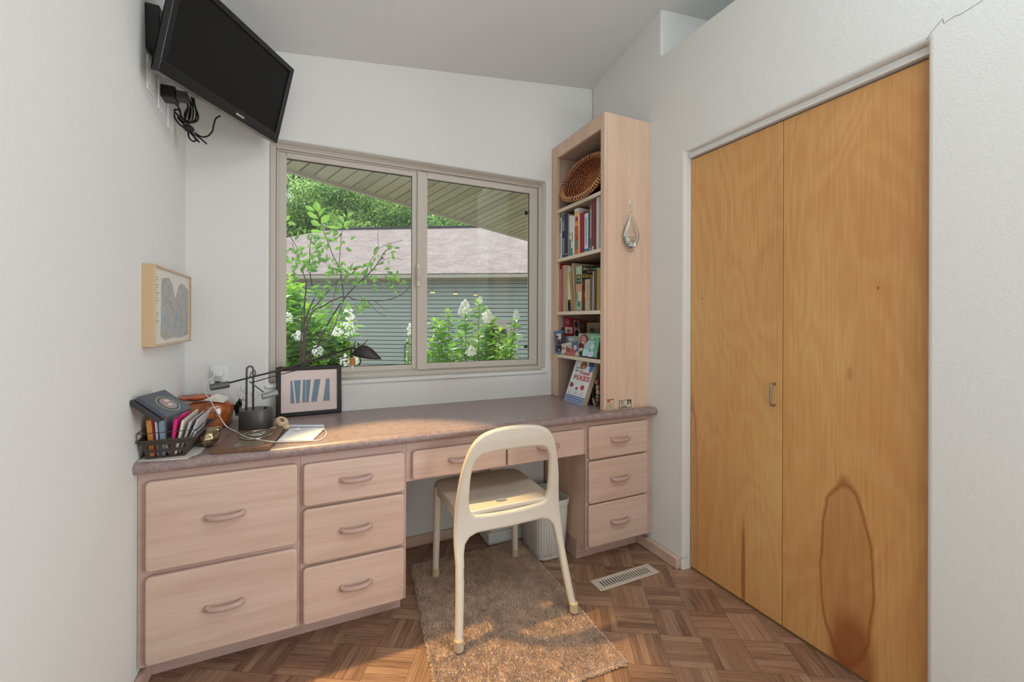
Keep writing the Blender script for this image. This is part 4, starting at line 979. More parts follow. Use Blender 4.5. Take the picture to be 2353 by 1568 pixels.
mb.build('birch_trunks', solid(226, 208, 194), bp_); mk.build('bark_marks', solid(60, 54, 56), bp_)

# balanced-arm desk lamp
LY = 2.085
dl = thing('desk_lamp', 'dark grey balanced-arm desk lamp with cylindrical base and leaf-shaped shade', 'lamp', (-.222, LY, CT))
lb = V((-.222, LY, CT))
mb = MB(); mb.lathe(lb, [(.062, 0), (.063, .002), (.063, .078), (.060, .083), (0.0, .084)], 48); mb.build('base', mat('lamp_base_grey', c(82, 78, 74), .42, metal=.3), dl, smooth='auto')
mb = MB(); mb.ball(lb+V((.034, -.004, .086)), .008, .008, .004, n=10, m=6); mb.build('dimmer', M_BLACK, dl, smooth=True)
def lp(px, py): return hy(px, py, LY)
r0 = lp(564, 945); r1 = lp(581, 945); t0 = lp(567, 850); t1 = lp(582, 850)
zb = CT+.080; pts = [V((r0.x, LY, zb)), V((t0.x, LY, t0.z-.005))]
cxm = (t0.x+t1.x)/2; rad = (t1.x-t0.x)/2
pts = [V((t0.x-.001, LY, zb)), V((t0.x, LY, t0.z))]+[V((cxm-rad*math.cos(PI*k/8), LY, t0.z+rad*1.2*math.sin(PI*k/8))) for k in range(1, 8)]+[V((t1.x, LY, t0.z)), V((t1.x, LY, zb))]
mb = MB(); mb.tube(pts, .0042, 10); mb.build('stem_loop', M_GREYM, dl, smooth=True)
def ap(px, py, y): return hy(px, py, y)
A_ = ap(500, 887, 2.05); P_ = ap(574, 868, 2.075); B_ = ap(640, 852, 2.085); Hd = ap(806, 801, 2.13)
mb = MB(); mb.tube([A_, P_, B_, Hd], [.0036, .0036, .0042, .0048], 10); mb.build('arm', M_DARKM, dl, smooth=True)
ax = (P_-A_).normalized(); mb = MB(); mb.cyl(ap(483, 891, 2.045), ap(527, 883, 2.06), .0135, n=24); mb.build('counterweight', M_GREYM, dl, bevel=.0015)
mb = MB(); mb.tube([ap(577, 880, 2.078), ap(640, 862, 2.09), ap(805, 820, 2.13)], .0020, 8); mb.build('tie_rod', M_DARKM, dl, smooth=True)
mb = MB(); mb.tube([ap(573, 877, 2.07), ap(606, 902, 2.055)], .0028, 8); mb.build('lower_arm', M_GREYM, dl)
mb = MB(); mb.cyl(ap(602, 912, 2.045), ap(638, 902, 2.06), .0125, n=24); mb.build('counterweight', M_GREYL, dl, bevel=.0015)
mb = MB(); mb.tube([ap(804, 801, 2.13), ap(817, 800, 2.13)], .007, 8); mb.tube([ap(807, 800, 2.13), ap(807, 822, 2.13)], .0055, 8); mb.build('hinge', M_DARKM, dl, bevel=.001)
# shade: leaf / clam shell, pointed at the far end, hanging down to the right
c0 = ap(808, 815, 2.13); c1 = ap(877, 826, 2.10); up_ = (ap(838, 792, 2.12)-ap(838, 822, 2.12)); fwd = c1-c0; sd_ = fwd.cross(up_).normalized()
mb = MB(); n_ = 16; m_n = 12; vs = []
for i in range(n_+1):
    u = i/n_; wv = math.sin(PI*min(1, u*.96+.02))**.72; hgt = up_.length*.98*math.sin(PI*(u**.85))**.9
    for j in range(m_n+1):
        a = PI*j/m_n; q = c0+fwd*u+sd_*(math.cos(a)*.034*wv)+up_.normalized()*(math.sin(a)*hgt)
        q = q+V((0, 0, -.006*math.sin(PI*u))); vs.append(q)
fs = [(i*(m_n+1)+j, i*(m_n+1)+j+1, (i+1)*(m_n+1)+j+1, (i+1)*(m_n+1)+j) for i in range(n_) for j in range(m_n)]
mb.add(vs, fs); sh_ = mb.build('lamp_shade', M_DARKM, dl, smooth=True); md = sh_.modifiers.new('thickness', 'SOLIDIFY'); md.thickness = .0025
mb = MB(); mb.tube([ap(829, 797, 2.12), ap(840, 787, 2.12), ap(846, 781, 2.12)], [.002, .002, .0012], 6); mb.build('pull_wire', M_DARKM, dl)
# dried berry sprig tied at the lamp head
mb = MB(); rs_ = random.Random(5); bs = MB()
o_ = ap(812, 800, 2.14)
for k in range(14):
    a = rs_.uniform(-1.2, 1.1); l = rs_.uniform(.012, .036); tip = o_+R0*(math.sin(a)*l)+V((0, rs_.uniform(-.008, .008), math.cos(a)*l*.9)); mb.tube([o_, o_.lerp(tip, .5)+V((0, 0, .003)), tip], .0007, 4)
    bs.ball(tip, .0026, n=7, m=5)
sg = thing('dried_sprig', 'small dried berry sprig perched on the desk lamp head', 'dried sprig', tuple(o_)); mb.build('stem', mat('dried_stem', c(110, 92, 60), .8), sg); bs.build('berries', mat('dried_berry', c(70, 66, 44), .7), sg, smooth=True)
# black power cords bunched behind the lamp
cb3 = thing('cord_coil', 'small tangle of black cord on the counter behind the desk lamp', 'cord', (-.29, 2.2, CT)); mb = MB(); rs_ = random.Random(9)
for k in range(5):
    pts = [hy(545+rs_.uniform(-6, 10), 925+rs_.uniform(-8, 30), 2.22) for _ in range(6)]
    pts = [V((p.x, p.y+rs_.uniform(-.03, .05), max(p.z, CT+.004))) for p in pts]; mb.tube(smoothpath(pts+[pts[0]], 5), .0025, 6)
mb.tube(smoothpath([hy(573, 868, 2.09), hy(578, 856, 2.09), hy(586, 852, 2.09), hy(587, 862, 2.09), hy(580, 868, 2.09)], 5), .0018, 6)
mb.build('cord', M_CABLEB, cb3, smooth=True)
wf = thing('wire_ornament', 'thin silver wire ornament with a pale bead standing behind the lamp stem', 'ornament', (-.245, 2.17, CT))
mb = MB()
for (cx_, cy_, rx, ry) in ((556, 905, 11, 9), (572, 898, 13, 7), (585, 908, 9, 8), (565, 915, 15, 12), (560, 893, 7, 9)):
    pts = [hy(cx_+rx*math.cos(2*PI*k/16), cy_+ry*math.sin(2*PI*k/16), 2.17+.008*math.sin(2*PI*k/16)) for k in range(17)]; mb.tube(pts, .0006, 4)
mb.tube([hy(562, 925, 2.17), V((-.265, 2.17, CT))], .0008, 5); mb.build('wire', M_CHROME, wf)
mb = MB(); mb.ball(hy(562, 915, 2.172), .009, .009, .013, n=12, m=8); mb.build('bead', solid(214, 212, 206, .3), wf, smooth=True)

# glass vial hanging in front of the window with a cork, and its sucker
gv = thing('hanging_glass_vial', 'clear glass vial with cork and white tip hanging behind the lamp shade', 'glass vial', tuple(hy(818, 850, D-.03)))
gy = D-.035
def gpt(px, py): return hy(px, py, gy)
c_ = gpt(823, 850); mb = MB(); s_ = (gpt(830, 850)-gpt(820, 850)).length/10
mb.lathe(V((gpt(821, 0).x, gy, gpt(0, 871).z)), [(.0, 0), (10*s_, .5*s_), (12*s_, 8*s_), (10.5*s_, 18*s_), (6*s_, 32*s_), (5*s_, 48*s_), (6*s_, 54*s_)], 24); mb.build('bulb', M_GLASS, gv, smooth=True)
p = V((gpt(812, 0).x, gy-.012, gpt(0, 869).z)); mb = MB(); mb.lathe(p, [(6.2*s_, 0), (6.4*s_, 8*s_), (6.2*s_, 17*s_)], 16); mb.build('cork', mat('cork', c(196, 128, 74), .8, vary=.4, vscale=300), gv, smooth='auto')
mb = MB(); mb.lathe(p+V((0, 0, -16*s_)), [(.3*s_, 0), (1.8*s_, 9*s_), (4.2*s_, 15.9*s_)], 14); mb.build('tip', solid(236, 236, 232, .25), gv, smooth=True)
mb = MB(); mb.tube([p+V((0, .006, 15*s_)), V((gpt(818, 0).x, gy+.004, gpt(0, 836).z)), V((gpt(822, 0).x, gy+.012, gpt(0, 816).z))], .0008, 5); mb.build('thread', solid(230, 230, 226), gv)
q_ = hy(822, 816, gy+.012); mb = MB(); mb.tube([q_, V((q_.x, YF+.022, q_.z+.01))], .0009, 5); mb.lathe(V((q_.x, YF+.0285, q_.z+.01)), [(0, 0), (.006, .001), (.014, .007)], 16, mat3=Matrix.Rotation(PI/2, 3, 'X')); mb.build('suction_cup', M_CLEAR, gv, smooth=True)

# letter basket with mail
BZ = CT+.004
tray = MB(); tray.prism([V((L+.004, 1.735, CT+.0008)), V((-.378, 1.716, CT+.0008)), V((-.352, 1.775, CT+.0008)), V((-.352, 2.02, CT+.0008)), V((L+.004, 2.04, CT+.0008))], (0, 0, .003))
to = tray.build('paper_sheet', solid(216, 208, 196)); tag(to, 'cream cardboard sheet lying under the dark metal letter basket', 'cardboard')
bk = thing('letter_basket', 'dark brown pierced metal letter basket full of mail on the left end of the counter', 'basket', (-.44, 1.86, BZ))
M_BRZ = mat('dark_bronze_metal', c(74, 64, 58), .45, metal=.3)
def brect(x0, x1, y0, y1, z): return [V((x0, y0, z)), V((x1, y0, z)), V((x1, y1, z)), V((x0, y1, z))]
bot = (-.490, -.392, 1.752, 1.985); top = (-.505, -.362, 1.735, 2.01); bh = .062
def side(mb, a0, a1, b0, b1, holes, th=.0016):
    """a0,a1 bottom edge ends, b0,b1 top edge ends; holes list of (u0,u1,v0,v1)"""
    us = sorted({0, 1}|{h[0] for h in holes}|{h[1] for h in holes}); vs_ = sorted({0, 1}|{h[2] for h in holes}|{h[3] for h in holes})
    P = lambda u, v: a0.lerp(a1, u).lerp(b0.lerp(b1, u), v)
    nrm = (a1-a0).cross(b0-a0).normalized()*th
    for i in range(len(us)-1):
        for j in range(len(vs_)-1):
            um, vm = (us[i]+us[i+1])/2, (vs_[j]+vs_[j+1])/2
            if any(h[0] < um < h[1] and h[2] < vm < h[3] for h in holes): continue
            q = [P(us[i], vs_[j]), P(us[i+1], vs_[j]), P(us[i+1], vs_[j+1]), P(us[i], vs_[j+1])]; mb.hexa(q, [p+nrm for p in q])
B = brect(*bot, BZ); T_ = brect(*top, BZ+bh)
mb = MB(); hl = [(.10, .30, .10, .34), (.10, .30, .50, .74), (.40, .58, .10, .34), (.40, .58, .50, .74), (.68, .90, .10, .34), (.68, .90, .50, .74)]
side(mb, B[0], B[1], T_[0], T_[1], hl); side(mb, B[1], B[2], T_[1], T_[2], [(.08+.15*k, .17+.15*k, .12, .80) for k in range(6)]); side(mb, B[2], B[3], T_[2], T_[3], hl); side(mb, B[3], B[0], T_[3], T_[0], [(.08+.15*k, .17+.15*k, .12, .80) for k in range(6)])
mb.hexa(B, [p+V((0, 0, .0015)) for p in B]); mb.build('body', M_BRZ, bk)
mb = MB()
for z_, gr in ((BZ+bh, .003), (BZ+bh+.026, .0)):
    q = brect(top[0]-.006, top[1]+.006+(.004 if gr == 0 else 0), top[2]-.006, top[3]+.006, z_)
    if gr: mb.tube(q+[q[0]], .0035, 6, flat=1.0)
    else: mb.tube(q+[q[0]], .0014, 6)
for i in range(4):
    a = brect(top[0]-.006, top[1]+.008, top[2]-.006, top[3]+.006, BZ+bh)[i]; mb.tube([a, a+V((0, 0, .026))], .0014, 6)
mb.build('rim', M_BRZ, bk)
def slabq(name, label, cat, foot, w3, h3, th, cols, group=None, parent=None):
    """a flat item standing in the basket: foot = bottom corner, w3 = width vector, h3 = height vector, th = thickness vector; cols = list of (u0,v0,u1,v1,material)"""
    foot, w3, h3, th = V(foot), V(w3), V(h3), V(th)
    t_ = thing(name, label, cat, tuple(foot), group)
    mb = MB(); q = [foot, foot+w3, foot+w3+h3, foot+h3]; mb.hexa(q, [p+th for p in q]); o = mb.build('body', cols[0], t_, bevel=min(.001, th.length*.2))
    for (nm, u0, v0, u1, v1, mt) in cols[1:]:
        mb = MB(); e = -th.normalized()*.0004; q = [foot+w3*u+h3*v+e for u, v in ((u0, v0), (u1, v0), (u1, v1), (u0, v1))]; mb.add(q, [(0, 1, 2, 3)]); mb.build(nm, mt, t_)
    return t_
# (items run front to back across the basket, leaning; thin edges face the camera)
z0 = BZ+.003; yb_ = 1.765
items_ = [
 ('notebook', 'orange-spined notebook nearest the wall in the letter basket', 'notebook', (-.489, yb_, z0), (0, .17, 0), (-.010, 0, .120), (.014, 0, 0), [solid(214, 150, 70)]),
 ('folder', 'thin red folder beside the orange notebook in the letter basket', 'folder', (-.474, yb_, z0), (0, .18, 0), (-.010, 0, .128), (.003, 0, 0), [solid(190, 40, 60)]),
 ('booklet', 'pale blue booklet in the letter basket left of the pink envelope', 'booklet', (-.469, yb_, z0), (0, .17, 0), (-.008, 0, .122), (.006, 0, 0), [solid(190, 202, 206)]),
 ('notebook', 'grey-blue thick notebook in the middle of the letter basket', 'notebook', (-.460, yb_, z0), (0, .17, 0), (-.006, 0, .120), (.013, 0, 0), [solid(140, 156, 166)]),
 ('magazine', 'cream curled magazine leaning left over the notebooks in the basket', 'magazine', (-.442, yb_+.01, z0), (0, .19, 0), (-.052, 0, .150), (.009, 0, 0), [solid(206, 188, 160)]),
 ('envelope', 'bright pink envelope standing in the middle of the letter basket', 'envelope', (-.437, yb_, z0), (0, .16, 0), (.012, 0, .118), (.009, 0, 0), [solid(222, 40, 120)]),
 ('envelope', 'cream envelope just right of the pink one in the letter basket', 'envelope', (-.424, yb_, z0), (0, .20, 0), (.020, 0, .112), (.007, 0, 0), [solid(224, 214, 198)]),
 ('envelope', 'stacked grey-white envelope in the right half of the letter basket', 'envelope', (-.414, yb_+.005, z0), (0, .20, 0), (.030, 0, .105), (.006, 0, 0), [solid(196, 188, 182)]),
 ('envelope', 'lilac-white envelope with dark blue stamp in the right half of the basket', 'envelope', (-.405, yb_+.01, z0), (0, .20, 0), (.042, 0, .110), (.004, 0, 0), [solid(210, 200, 206), ('stamp', .1, .5, .55, .85, solid(50, 46, 90))]),
 ('greeting_card', 'white card with blue stripes at the right rim of the letter basket', 'card', (-.398, yb_, z0), (0, .16, 0), (.030, 0, .070), (.003, 0, 0), [solid(224, 224, 222), ('stripe', .05, .3, .12, .95, solid(80, 90, 150))]),
]
for it in items_: slabq(*it)
# dark photo album with an oval window on top of the mail
al = thing('photo_album', 'dark grey photo album with an oval portrait window leaning on top of the mail', 'photo album', (-.44, 1.85, .90))
pA, pB, pC, pD_ = hy(313, 912, 1.80), hy(374, 892, 1.98), hy(432, 937, 1.95), hy(385, 960, 1.80)
pA = V((-.498, 1.80, .930)); ux = V((.070, -.03, -.048)); 
O_ = hx(316, 912, -.498); W3 = hy(386, 958, O_.y-.02)-O_; H3 = (hy(374, 892, O_.y+.135)-O_)
if (O_+H3).x < L+.006: H3 = H3+V((L+.006-(O_+H3).x, 0, 0))
N3 = W3.cross(H3).normalized(); N3 = N3 if N3.z > 0 else -N3
wl, hl_ = W3.length, H3.length
W1 = W3.normalized(); H1 = (H3-W1*H3.dot(W1)).normalized(); AM = basis(O_, W1, H1, W1.cross(H1)); sgn = 1 if W1.cross(H1).z > 0 else -1
mb = MB(); lbox(mb, AM, 0, wl, 0, hl_, -.014*sgn if sgn > 0 else 0, 0 if sgn > 0 else .014); mb.build('cover', mat('album_slate', c(78, 82, 88), .4), al, bevel=.002)
mb = MB(); face_ell(mb, AM, wl*.56, hl_*.5, wl*.33, hl_*.30, .0006*sgn, 28); mb.build('oval_border', solid(206, 196, 150), al)
mb = MB(); face_ell(mb, AM, wl*.56, hl_*.5, wl*.31, hl_*.28, .0010*sgn, 28); mb.build('window_mount', solid(70, 74, 80), al)
mb = MB(); face_ell(mb, AM, wl*.56, hl_*.5, wl*.25, hl_*.22, .0014*sgn, 28); mb.build('portrait', solid(150, 138, 134), al)
mb = MB(); face_ell(mb, AM, wl*.45, hl_*.55, wl*.06, hl_*.08, .0018*sgn, 16); face_ell(mb, AM, wl*.62, hl_*.5, wl*.05, hl_*.09, .0018*sgn, 16); mb.build('portrait_faces', solid(216, 180, 160), al)
mb = MB(); lbox(mb, AM, -.006, wl*.9, -.008, hl_*.9, (-.030 if sgn > 0 else .016), (-.016 if sgn > 0 else .030)); mb.build('back_pages', solid(60, 58, 60), al, bevel=.002)

# amber burl box, flat burl dish on top, paper slip
M_BURL = mat('amber_burl', c(168, 88, 40), .18, vary=.45, vscale=26, coat=.8)
M_BURLR = mat('red_burl', c(176, 78, 30), .2, vary=.5, vscale=40, coat=.6)
bu = thing('burl_box', 'glossy amber burl wood box behind the letter basket', 'box', (-.40, 2.19, CT))
mb = MB(); mb.lathe(V((-.402, 2.185, CT+.001)), [(.060, 0), (.072, .012), (.076, .05), (.074, .085), (.066, .105), (.05, .112), (0, .113)], 28, sx=1.12, sy=.95)
for i_, v_ in enumerate(mb.v): v_ += (v_-V((-.402, 2.185, v_.z)))*.10*mnoise.noise(v_*22)
mb.build('body', M_BURL, bu, smooth=True)
bd = thing('burl_dish', 'flat reddish burl dish with wavy edge resting on the amber box by the corner', 'dish', (-.445, 2.20, CT+.114))
mb = MB(); cen = hy(447, 912, 2.2); cen.z = CT+.118
mb.lathe(cen, [(0, 0), (.03, -.001), (.052, .006), (.060, .014), (.057, .018), (.045, .012), (.02, .008), (0, .007)], 30, sx=1.0, sy=.9)
for i_, v_ in enumerate(mb.v): v_ += (v_-cen)*.18*mnoise.noise(V((math.atan2(v_.y-cen.y, v_.x-cen.x)*2.2, 3, 1)))
mb.build('body', M_BURLR, bd, smooth=True)
ps = thing('paper_slip', 'white printed paper slip lying on the amber burl box', 'paper', tuple(hy(505, 915, 2.17)))
q = [hz(467, 919, CT+.114), hz(492, 905, CT+.116), hz(527, 914, CT+.113), hz(512, 928, CT+.110)]
q = [V((p.x*.0+hy(a, b, y).x, y, hy(a, b, y).z)) for (a, b, y), p in zip(((468, 920, 2.12), (500, 906, 2.19), (528, 914, 2.20), (514, 926, 2.13)), q)]
mb = MB(); mb.hexa(q, [p+V((0, 0, .0012)) for p in q]); mb.build('sheet', solid(226, 218, 204), ps)
mb = MB(); a, b_, c2, d2 = q
for k in range(3):
    u = .3+.2*k; p0 = a.lerp(d2, .2).lerp(b_.lerp(c2, .2), u); p1 = a.lerp(d2, .8).lerp(b_.lerp(c2, .8), u); s3 = (b_-a).normalized()*.0012; e = V((0, 0, .0014)); mb.add([p0-s3+e, p1-s3+e, p1+s3+e, p0+s3+e], [(0, 1, 2, 3)])
mb.build('print_lines', solid(150, 130, 120), ps)

# silvery bird-like paperweight
pwt = thing('metal_paperweight', 'rounded silvery bronze bird-shaped paperweight between the basket and the plaque', 'paperweight', (-.352, 1.865, CT))
mb = MB(); mb.ball(V((-.345, 1.862, CT+.034)), .033, .045, .0335, n=28, m=18, fn=lambda u: 1+.12*mnoise.noise(u*2.1))
mb.ball(V((-.325, 1.880, CT+.055)), .018, .022, .011, n=16, m=10); mb.build('body', mat('tarnished_silver', c(170, 148, 118), .22, metal=.9, vary=.3, vscale=30), pwt, smooth=True)

# wooden plaque with medal and plate
pq = thing('award_plaque', 'dark wooden plaque with oval medal and engraved plate near the counter edge', 'plaque', (-.215, 1.87, CT))
Q = [hz(485, 1047, CT), hz(620, 1038, CT), hz(653, 990, CT), hz(536, 985, CT)]; Q[0].y += .0
Q = [V((-.315, 1.728, CT+.0005)), V((-.140, 1.712, CT+.0005)), V((-.112, 1.975, CT+.0005)), V((-.290, 1.990, CT+.0005))]
mb = MB(); mb.hexa(Q, [p+V((0, 0, .018)) for p in Q]); mb.build('board', wood('walnut_board', c(92, 64, 46), c(124, 88, 62), 'Y', .35), pq, bevel=.004)
QM = basis(Q[0]+V((0, 0, .018)), (Q[1]-Q[0]), (Q[3]-Q[0]), None)
mb = MB(); face_ell(mb, QM, .100, .165, .052, .070, .0008, 30); mb.build('medal_ground', solid(120, 104, 78, .35), pq)
mb = MB(); pts = [QM @ V((.100+.052*math.cos(2*PI*k/28), .165+.070*math.sin(2*PI*k/28), .002)) for k in range(29)]; mb.tube(pts, .0022, 8, cap=False); mb.build('medal_ring', M_CHROME, pq, smooth=True)
mb = MB(); mb.ball(QM @ V((.10, .165, .003)), .030, .022, .006, n=14, m=8, fn=lambda u: 1+.35*mnoise.noise(u*3)); mb.ball(QM @ V((.118, .18, .004)), .012, .02, .006, n=10, m=6); mb.build('medal_relief', M_CHROME, pq, smooth=True)
mb = MB(); lbox(mb, QM, .062, .148, .022, .060, 0, .0012); mb.build('name_plate', mat('plate_champagne', c(176, 164, 132), .3, metal=.7), pq)
mb = MB()
for k in range(4): face_patch(mb, QM, .070+.004*(k % 2), .029+.007*k, .140-.005*(k % 2), .031+.007*k, .0016)
mb.build('engraving', solid(90, 80, 60), pq)

# cream knobbly toy, notepad, white pen box
ck = thing('cream_gourd', 'cream knobbly little gourd-shaped ornament beside the desk lamp base', 'ornament', (-.12, 2.02, CT))
mb = MB(); rq = Quaternion((0, 1, 0), .75).to_matrix() @ Quaternion((1, 0, 0), .2).to_matrix()
mb.ball(V((-.122, 2.015, CT+.030)), .028, .023, .022, n=28, m=20, mat3=rq, fn=lambda u: 1+.10*mnoise.noise(u*5)+.04*mnoise.noise(u*14))
mb.ball(V((-.104, 1.99, CT+.016)), .014, .013, .012, n=16, m=10, fn=lambda u: 1+.2*mnoise.noise(u*6)); mb.ball(V((-.148, 2.02, CT+.008)), .02, .008, .006, n=12, m=8, fn=lambda u: 1+.2*mnoise.noise(u*6))
mb.build('body', mat('gourd_cream', c(212, 188, 150), .85, bump=.5, scale=220, vary=.2, vscale=60), ck, smooth=True)
mb = MB(); mb.ball(V((-.118, 1.992, CT+.046)), .010, .004, .006, n=12, m=8, mat3=rq); mb.build('brown_mark', solid(130, 100, 76, .9), ck, smooth=True)
npd = thing('notepad', 'white notepad lying on the counter to the right of the plaque', 'notepad', (-.05, 1.9, CT))
q = [hz(637, 1015, CT+.004), hz(718, 1013, CT+.004), hz(746, 985, CT+.004), hz(668, 985, CT+.004)]
for p in q: p.z = CT+.0006
mb = MB(); mb.hexa(q, [p+V((0, 0, .003)) for p in q]); mb.build('backing', solid(180, 160, 130), npd)
mb = MB(); mb.hexa([p+V((0, 0, .003)) for p in q], [p+V((0, 0, .006)) for p in q]); mb.build('pages', solid(232, 230, 232, .5), npd)
a, b_ = hz(667, 982, CT+.008), hz(744, 982, CT+.008); mb = MB(); pn = thing('pen_case', 'slim pale translucent pen case behind the notepad', 'pen case', tuple(a.lerp(b_, .5)))
mb.tube([V((a.x, a.y+.012, CT+.0085)), V((b_.x, b_.y+.012, CT+.0085))], .0078, 6); mb.build('tube', solid(206, 210, 222, .3), pn, smooth='auto')
mb = MB(); p = hz(684, 984, CT+.016); mb.obox(V((p.x, p.y, CT+.012)), (.010, 0, 0), (0, .007, 0), (0, 0, .004)); mb.build('clip', solid(226, 214, 208, .4), pn, bevel=.001)
# small scuff on the counter by the bookcase

# ================================================================== BOOKCASE CONTENTS
XF = XB+.022
def spy(px, X=XF): return hx(px, 600, X).y
def book(label, px0, px1, ztop, z0, col, depth=.16, lean=0.0, x0=XF, decor=(), cat='book', name='book', pages=True, comb=None, group=None, top=None, raise_=0):
    """spine faces the room side (-X); px0..px1 = left/right photo column of the spine; decor = (u0,v0,u1,v1,colour)"""
    ya, yb = spy(px0, x0), spy(px1, x0); y0, y1 = min(ya, yb)+.0004, max(ya, yb)-.0004
    h = ztop-z0; t_ = thing(name, label, cat, (x0, (y0+y1)/2, z0), group)
    sh_ = lambda p: V((p.x, p.y+lean*(p.z-z0), p.z))
    mc = solid(*col)
    mb = MB(); th = y1-y0; cv = min(.0022, th*.18)
    mb.box(x0, x0+.0025, y0, y1, z0+raise_, ztop); mb.box(x0+.0025, x0+depth, y0, y0+cv, z0+raise_, ztop); mb.box(x0+.0025, x0+depth, y1-cv, y1, z0+raise_, ztop)
    mb.v = [sh_(p) for p in mb.v]; mb.build('cover', mc, t_, bevel=.0008)
    mb = MB(); mb.box(x0+.003, x0+depth-.004, y0+cv, y1-cv, z0+.002, ztop-.003); mb.v = [sh_(p) for p in mb.v]; mb.build('pages', solid(222, 212, 190), t_)
    for (u0, v0, u1, v1, cc) in decor:       # u: 0 left..1 right in the photo, v: 0 bottom..1 top
        mb = MB(); q = [sh_(V((x0-.0004, y1-(y1-y0)*u, z0+h*v))) for u, v in ((u0, v0), (u1, v0), (u1, v1), (u0, v1))]; mb.add(q, [(0, 1, 2, 3)]); mb.build('spine_print', solid(*cc), t_)
    if comb:
        mb = MB(); n_ = max(8, int(h/.0075)); yc_ = y0 if comb[1] > 0 else y1
        for k in range(n_):
            z = z0+h*(k+.5)/n_; mb.obox(sh_(V((x0-.0015, (y0+y1)/2, z))), (.0035, 0, 0), (0, th*.42, 0), (0, 0, h/n_*.26))
        mb.build('comb_binding', solid(*comb[0]), t_, bevel=.0008)
    return t_
def zt(px, py, X=XF): return hx(px, py, X).z
A9 = lambda x, y: (1270+x/9.223, 440+y/9.223)
S2 = SH[2]+.0006
rows = [
 ('white-spined herb book with a green head at the far left of the upper book row', 130, 195, 460, (214, 212, 206), [(0, .88, 1, 1, (96, 140, 70)), (.25, .55, .6, .84, (90, 90, 96)), (.35, .12, .6, .5, (170, 170, 172))]),
 ('slate-blue book beside the white herb book on the upper row', 198, 255, 488, (76, 92, 120), [(.35, .1, .65, .85, (188, 190, 190)), (.35, .45, .65, .62, (196, 176, 140))]),
 ('dark navy book in the upper row with a cream line near its foot', 258, 318, 490, (44, 48, 72), [(0, .07, 1, .09, (196, 150, 130))]),
 ('thin taupe booklet between the navy and the white-green booklets', 320, 347, 478, (160, 142, 122), []),
 ('slim white booklet with a green lower half on the upper row', 349, 387, 510, (222, 226, 222), [(0, 0, 1, .42, (86, 140, 112)), (.1, .5, .9, .58, (200, 180, 120))]),
 ('slim white booklet with a teal foot on the upper row', 389, 423, 535, (224, 228, 226), [(0, 0, 1, .2, (60, 130, 160)), (.5, .36, .9, .6, (70, 80, 76))]),
 ('plain white thin booklet left of the orange flowered book', 425, 454, 520, (228, 230, 226), []),
 ('thick white book with a colourful orange food photo on its spine', 457, 548, 365, (222, 214, 202), [(.08, 0, .95, .12, (222, 120, 40)), (.08, .12, .95, .3, (120, 120, 90)), (.1, .3, .95, .42, (190, 70, 50)), (.08, .42, .95, .62, (200, 90, 50)), (.08, .62, .95, .72, (226, 160, 60)), (.2, .72, .85, .82, (190, 40, 30)), (.1, .82, .95, .93, (230, 180, 110))]),
 ('thick red book with a cream edge in the middle of the upper row', 551, 668, 452, (150, 34, 38), [(0, 0, .2, 1, (226, 200, 180)), (.55, .02, .58, .98, (120, 24, 30))]),
 ('white book with small blue lettering right of the red book', 671, 748, 465, (220, 222, 222), [(.3, .2, .6, .9, (120, 140, 176)), (.02, .03, .98, .1, (60, 110, 170))]),
 ('thin deep blue book right of the white-and-blue one', 750, 773, 452, (50, 70, 130), []),
 ('grey-brown book with cream spine lettering on the upper row', 776, 828, 275, (112, 100, 90), [(.4, .28, .75, .9, (196, 184, 150)), (.1, .03, .6, .08, (200, 190, 180))]),
 ('burgundy book second from the right on the upper row', 832, 918, 135, (126, 48, 60), [(0, .02, .4, .09, (216, 206, 200)), (.62, .0, .66, 1, (100, 34, 46))]),
 ('tall white folder at the far right of the upper book row', 922, 1002, 95, (208, 214, 208), [(.6, 0, 1, 1, (176, 182, 172))]),
]
for (lb_, x0, x1, yt, col, dec) in rows:
    px0, _ = A9(x0, 0); px1, py = A9(x1, yt); pxm, pyt = A9((x0+x1)/2, yt)
    book(lb_, px0, px1, zt(pxm, pyt), S2, col, decor=dec, depth=.17, group='books on the upper book shelf')
S1 = SH[1]+.0006
B11 = lambda x, y: (1270+x/11.615, 590+y/11.615)
rows = [
 ('red ring binder at the far left of the lower book row', 112, 196, 165, (150, 40, 50), [(.45, 0, .6, 1, (186, 72, 64))], None, 0),
 ('dark red comb-bound cookbook with pale teeth beside the red binder', 199, 246, 340, (140, 34, 50), [], ((226, 190, 180), 1), 0),
 ('peach comb-bound booklet on the lower row', 250, 290, 235, (216, 160, 130), [], ((206, 96, 80), 1), 0),
 ('cream booklet with a red edge on the lower row', 292, 322, 230, (214, 190, 160), [(.5, .1, .8, .95, (170, 60, 60))], None, 0),
 ('beige booklet left of the white and teal pen-shaped book', 325, 368, 225, (184, 166, 132), [], ((200, 186, 150), 1), 0),
 ('narrow white and dark-teal book leaning on the lower row', 372, 418, 250, (226, 226, 218), [(0, 0, 1, .26, (40, 70, 80)), (.1, .05, .5, .2, (90, 120, 120))], None, .10),
 ('mustard yellow book leaning beside the white and teal one', 422, 480, 390, (196, 146, 50), [(.1, 0, 1, .25, (180, 120, 60))], None, .13),
 ('mauve-brown book leaning right of the mustard one', 484, 530, 420, (140, 108, 110), [(.1, 0, 1, .25, (200, 150, 130))], None, .12),
 ('big tan book leaning behind the old picture cook book', 534, 604, 150, (206, 184, 150), [], None, .13),
]
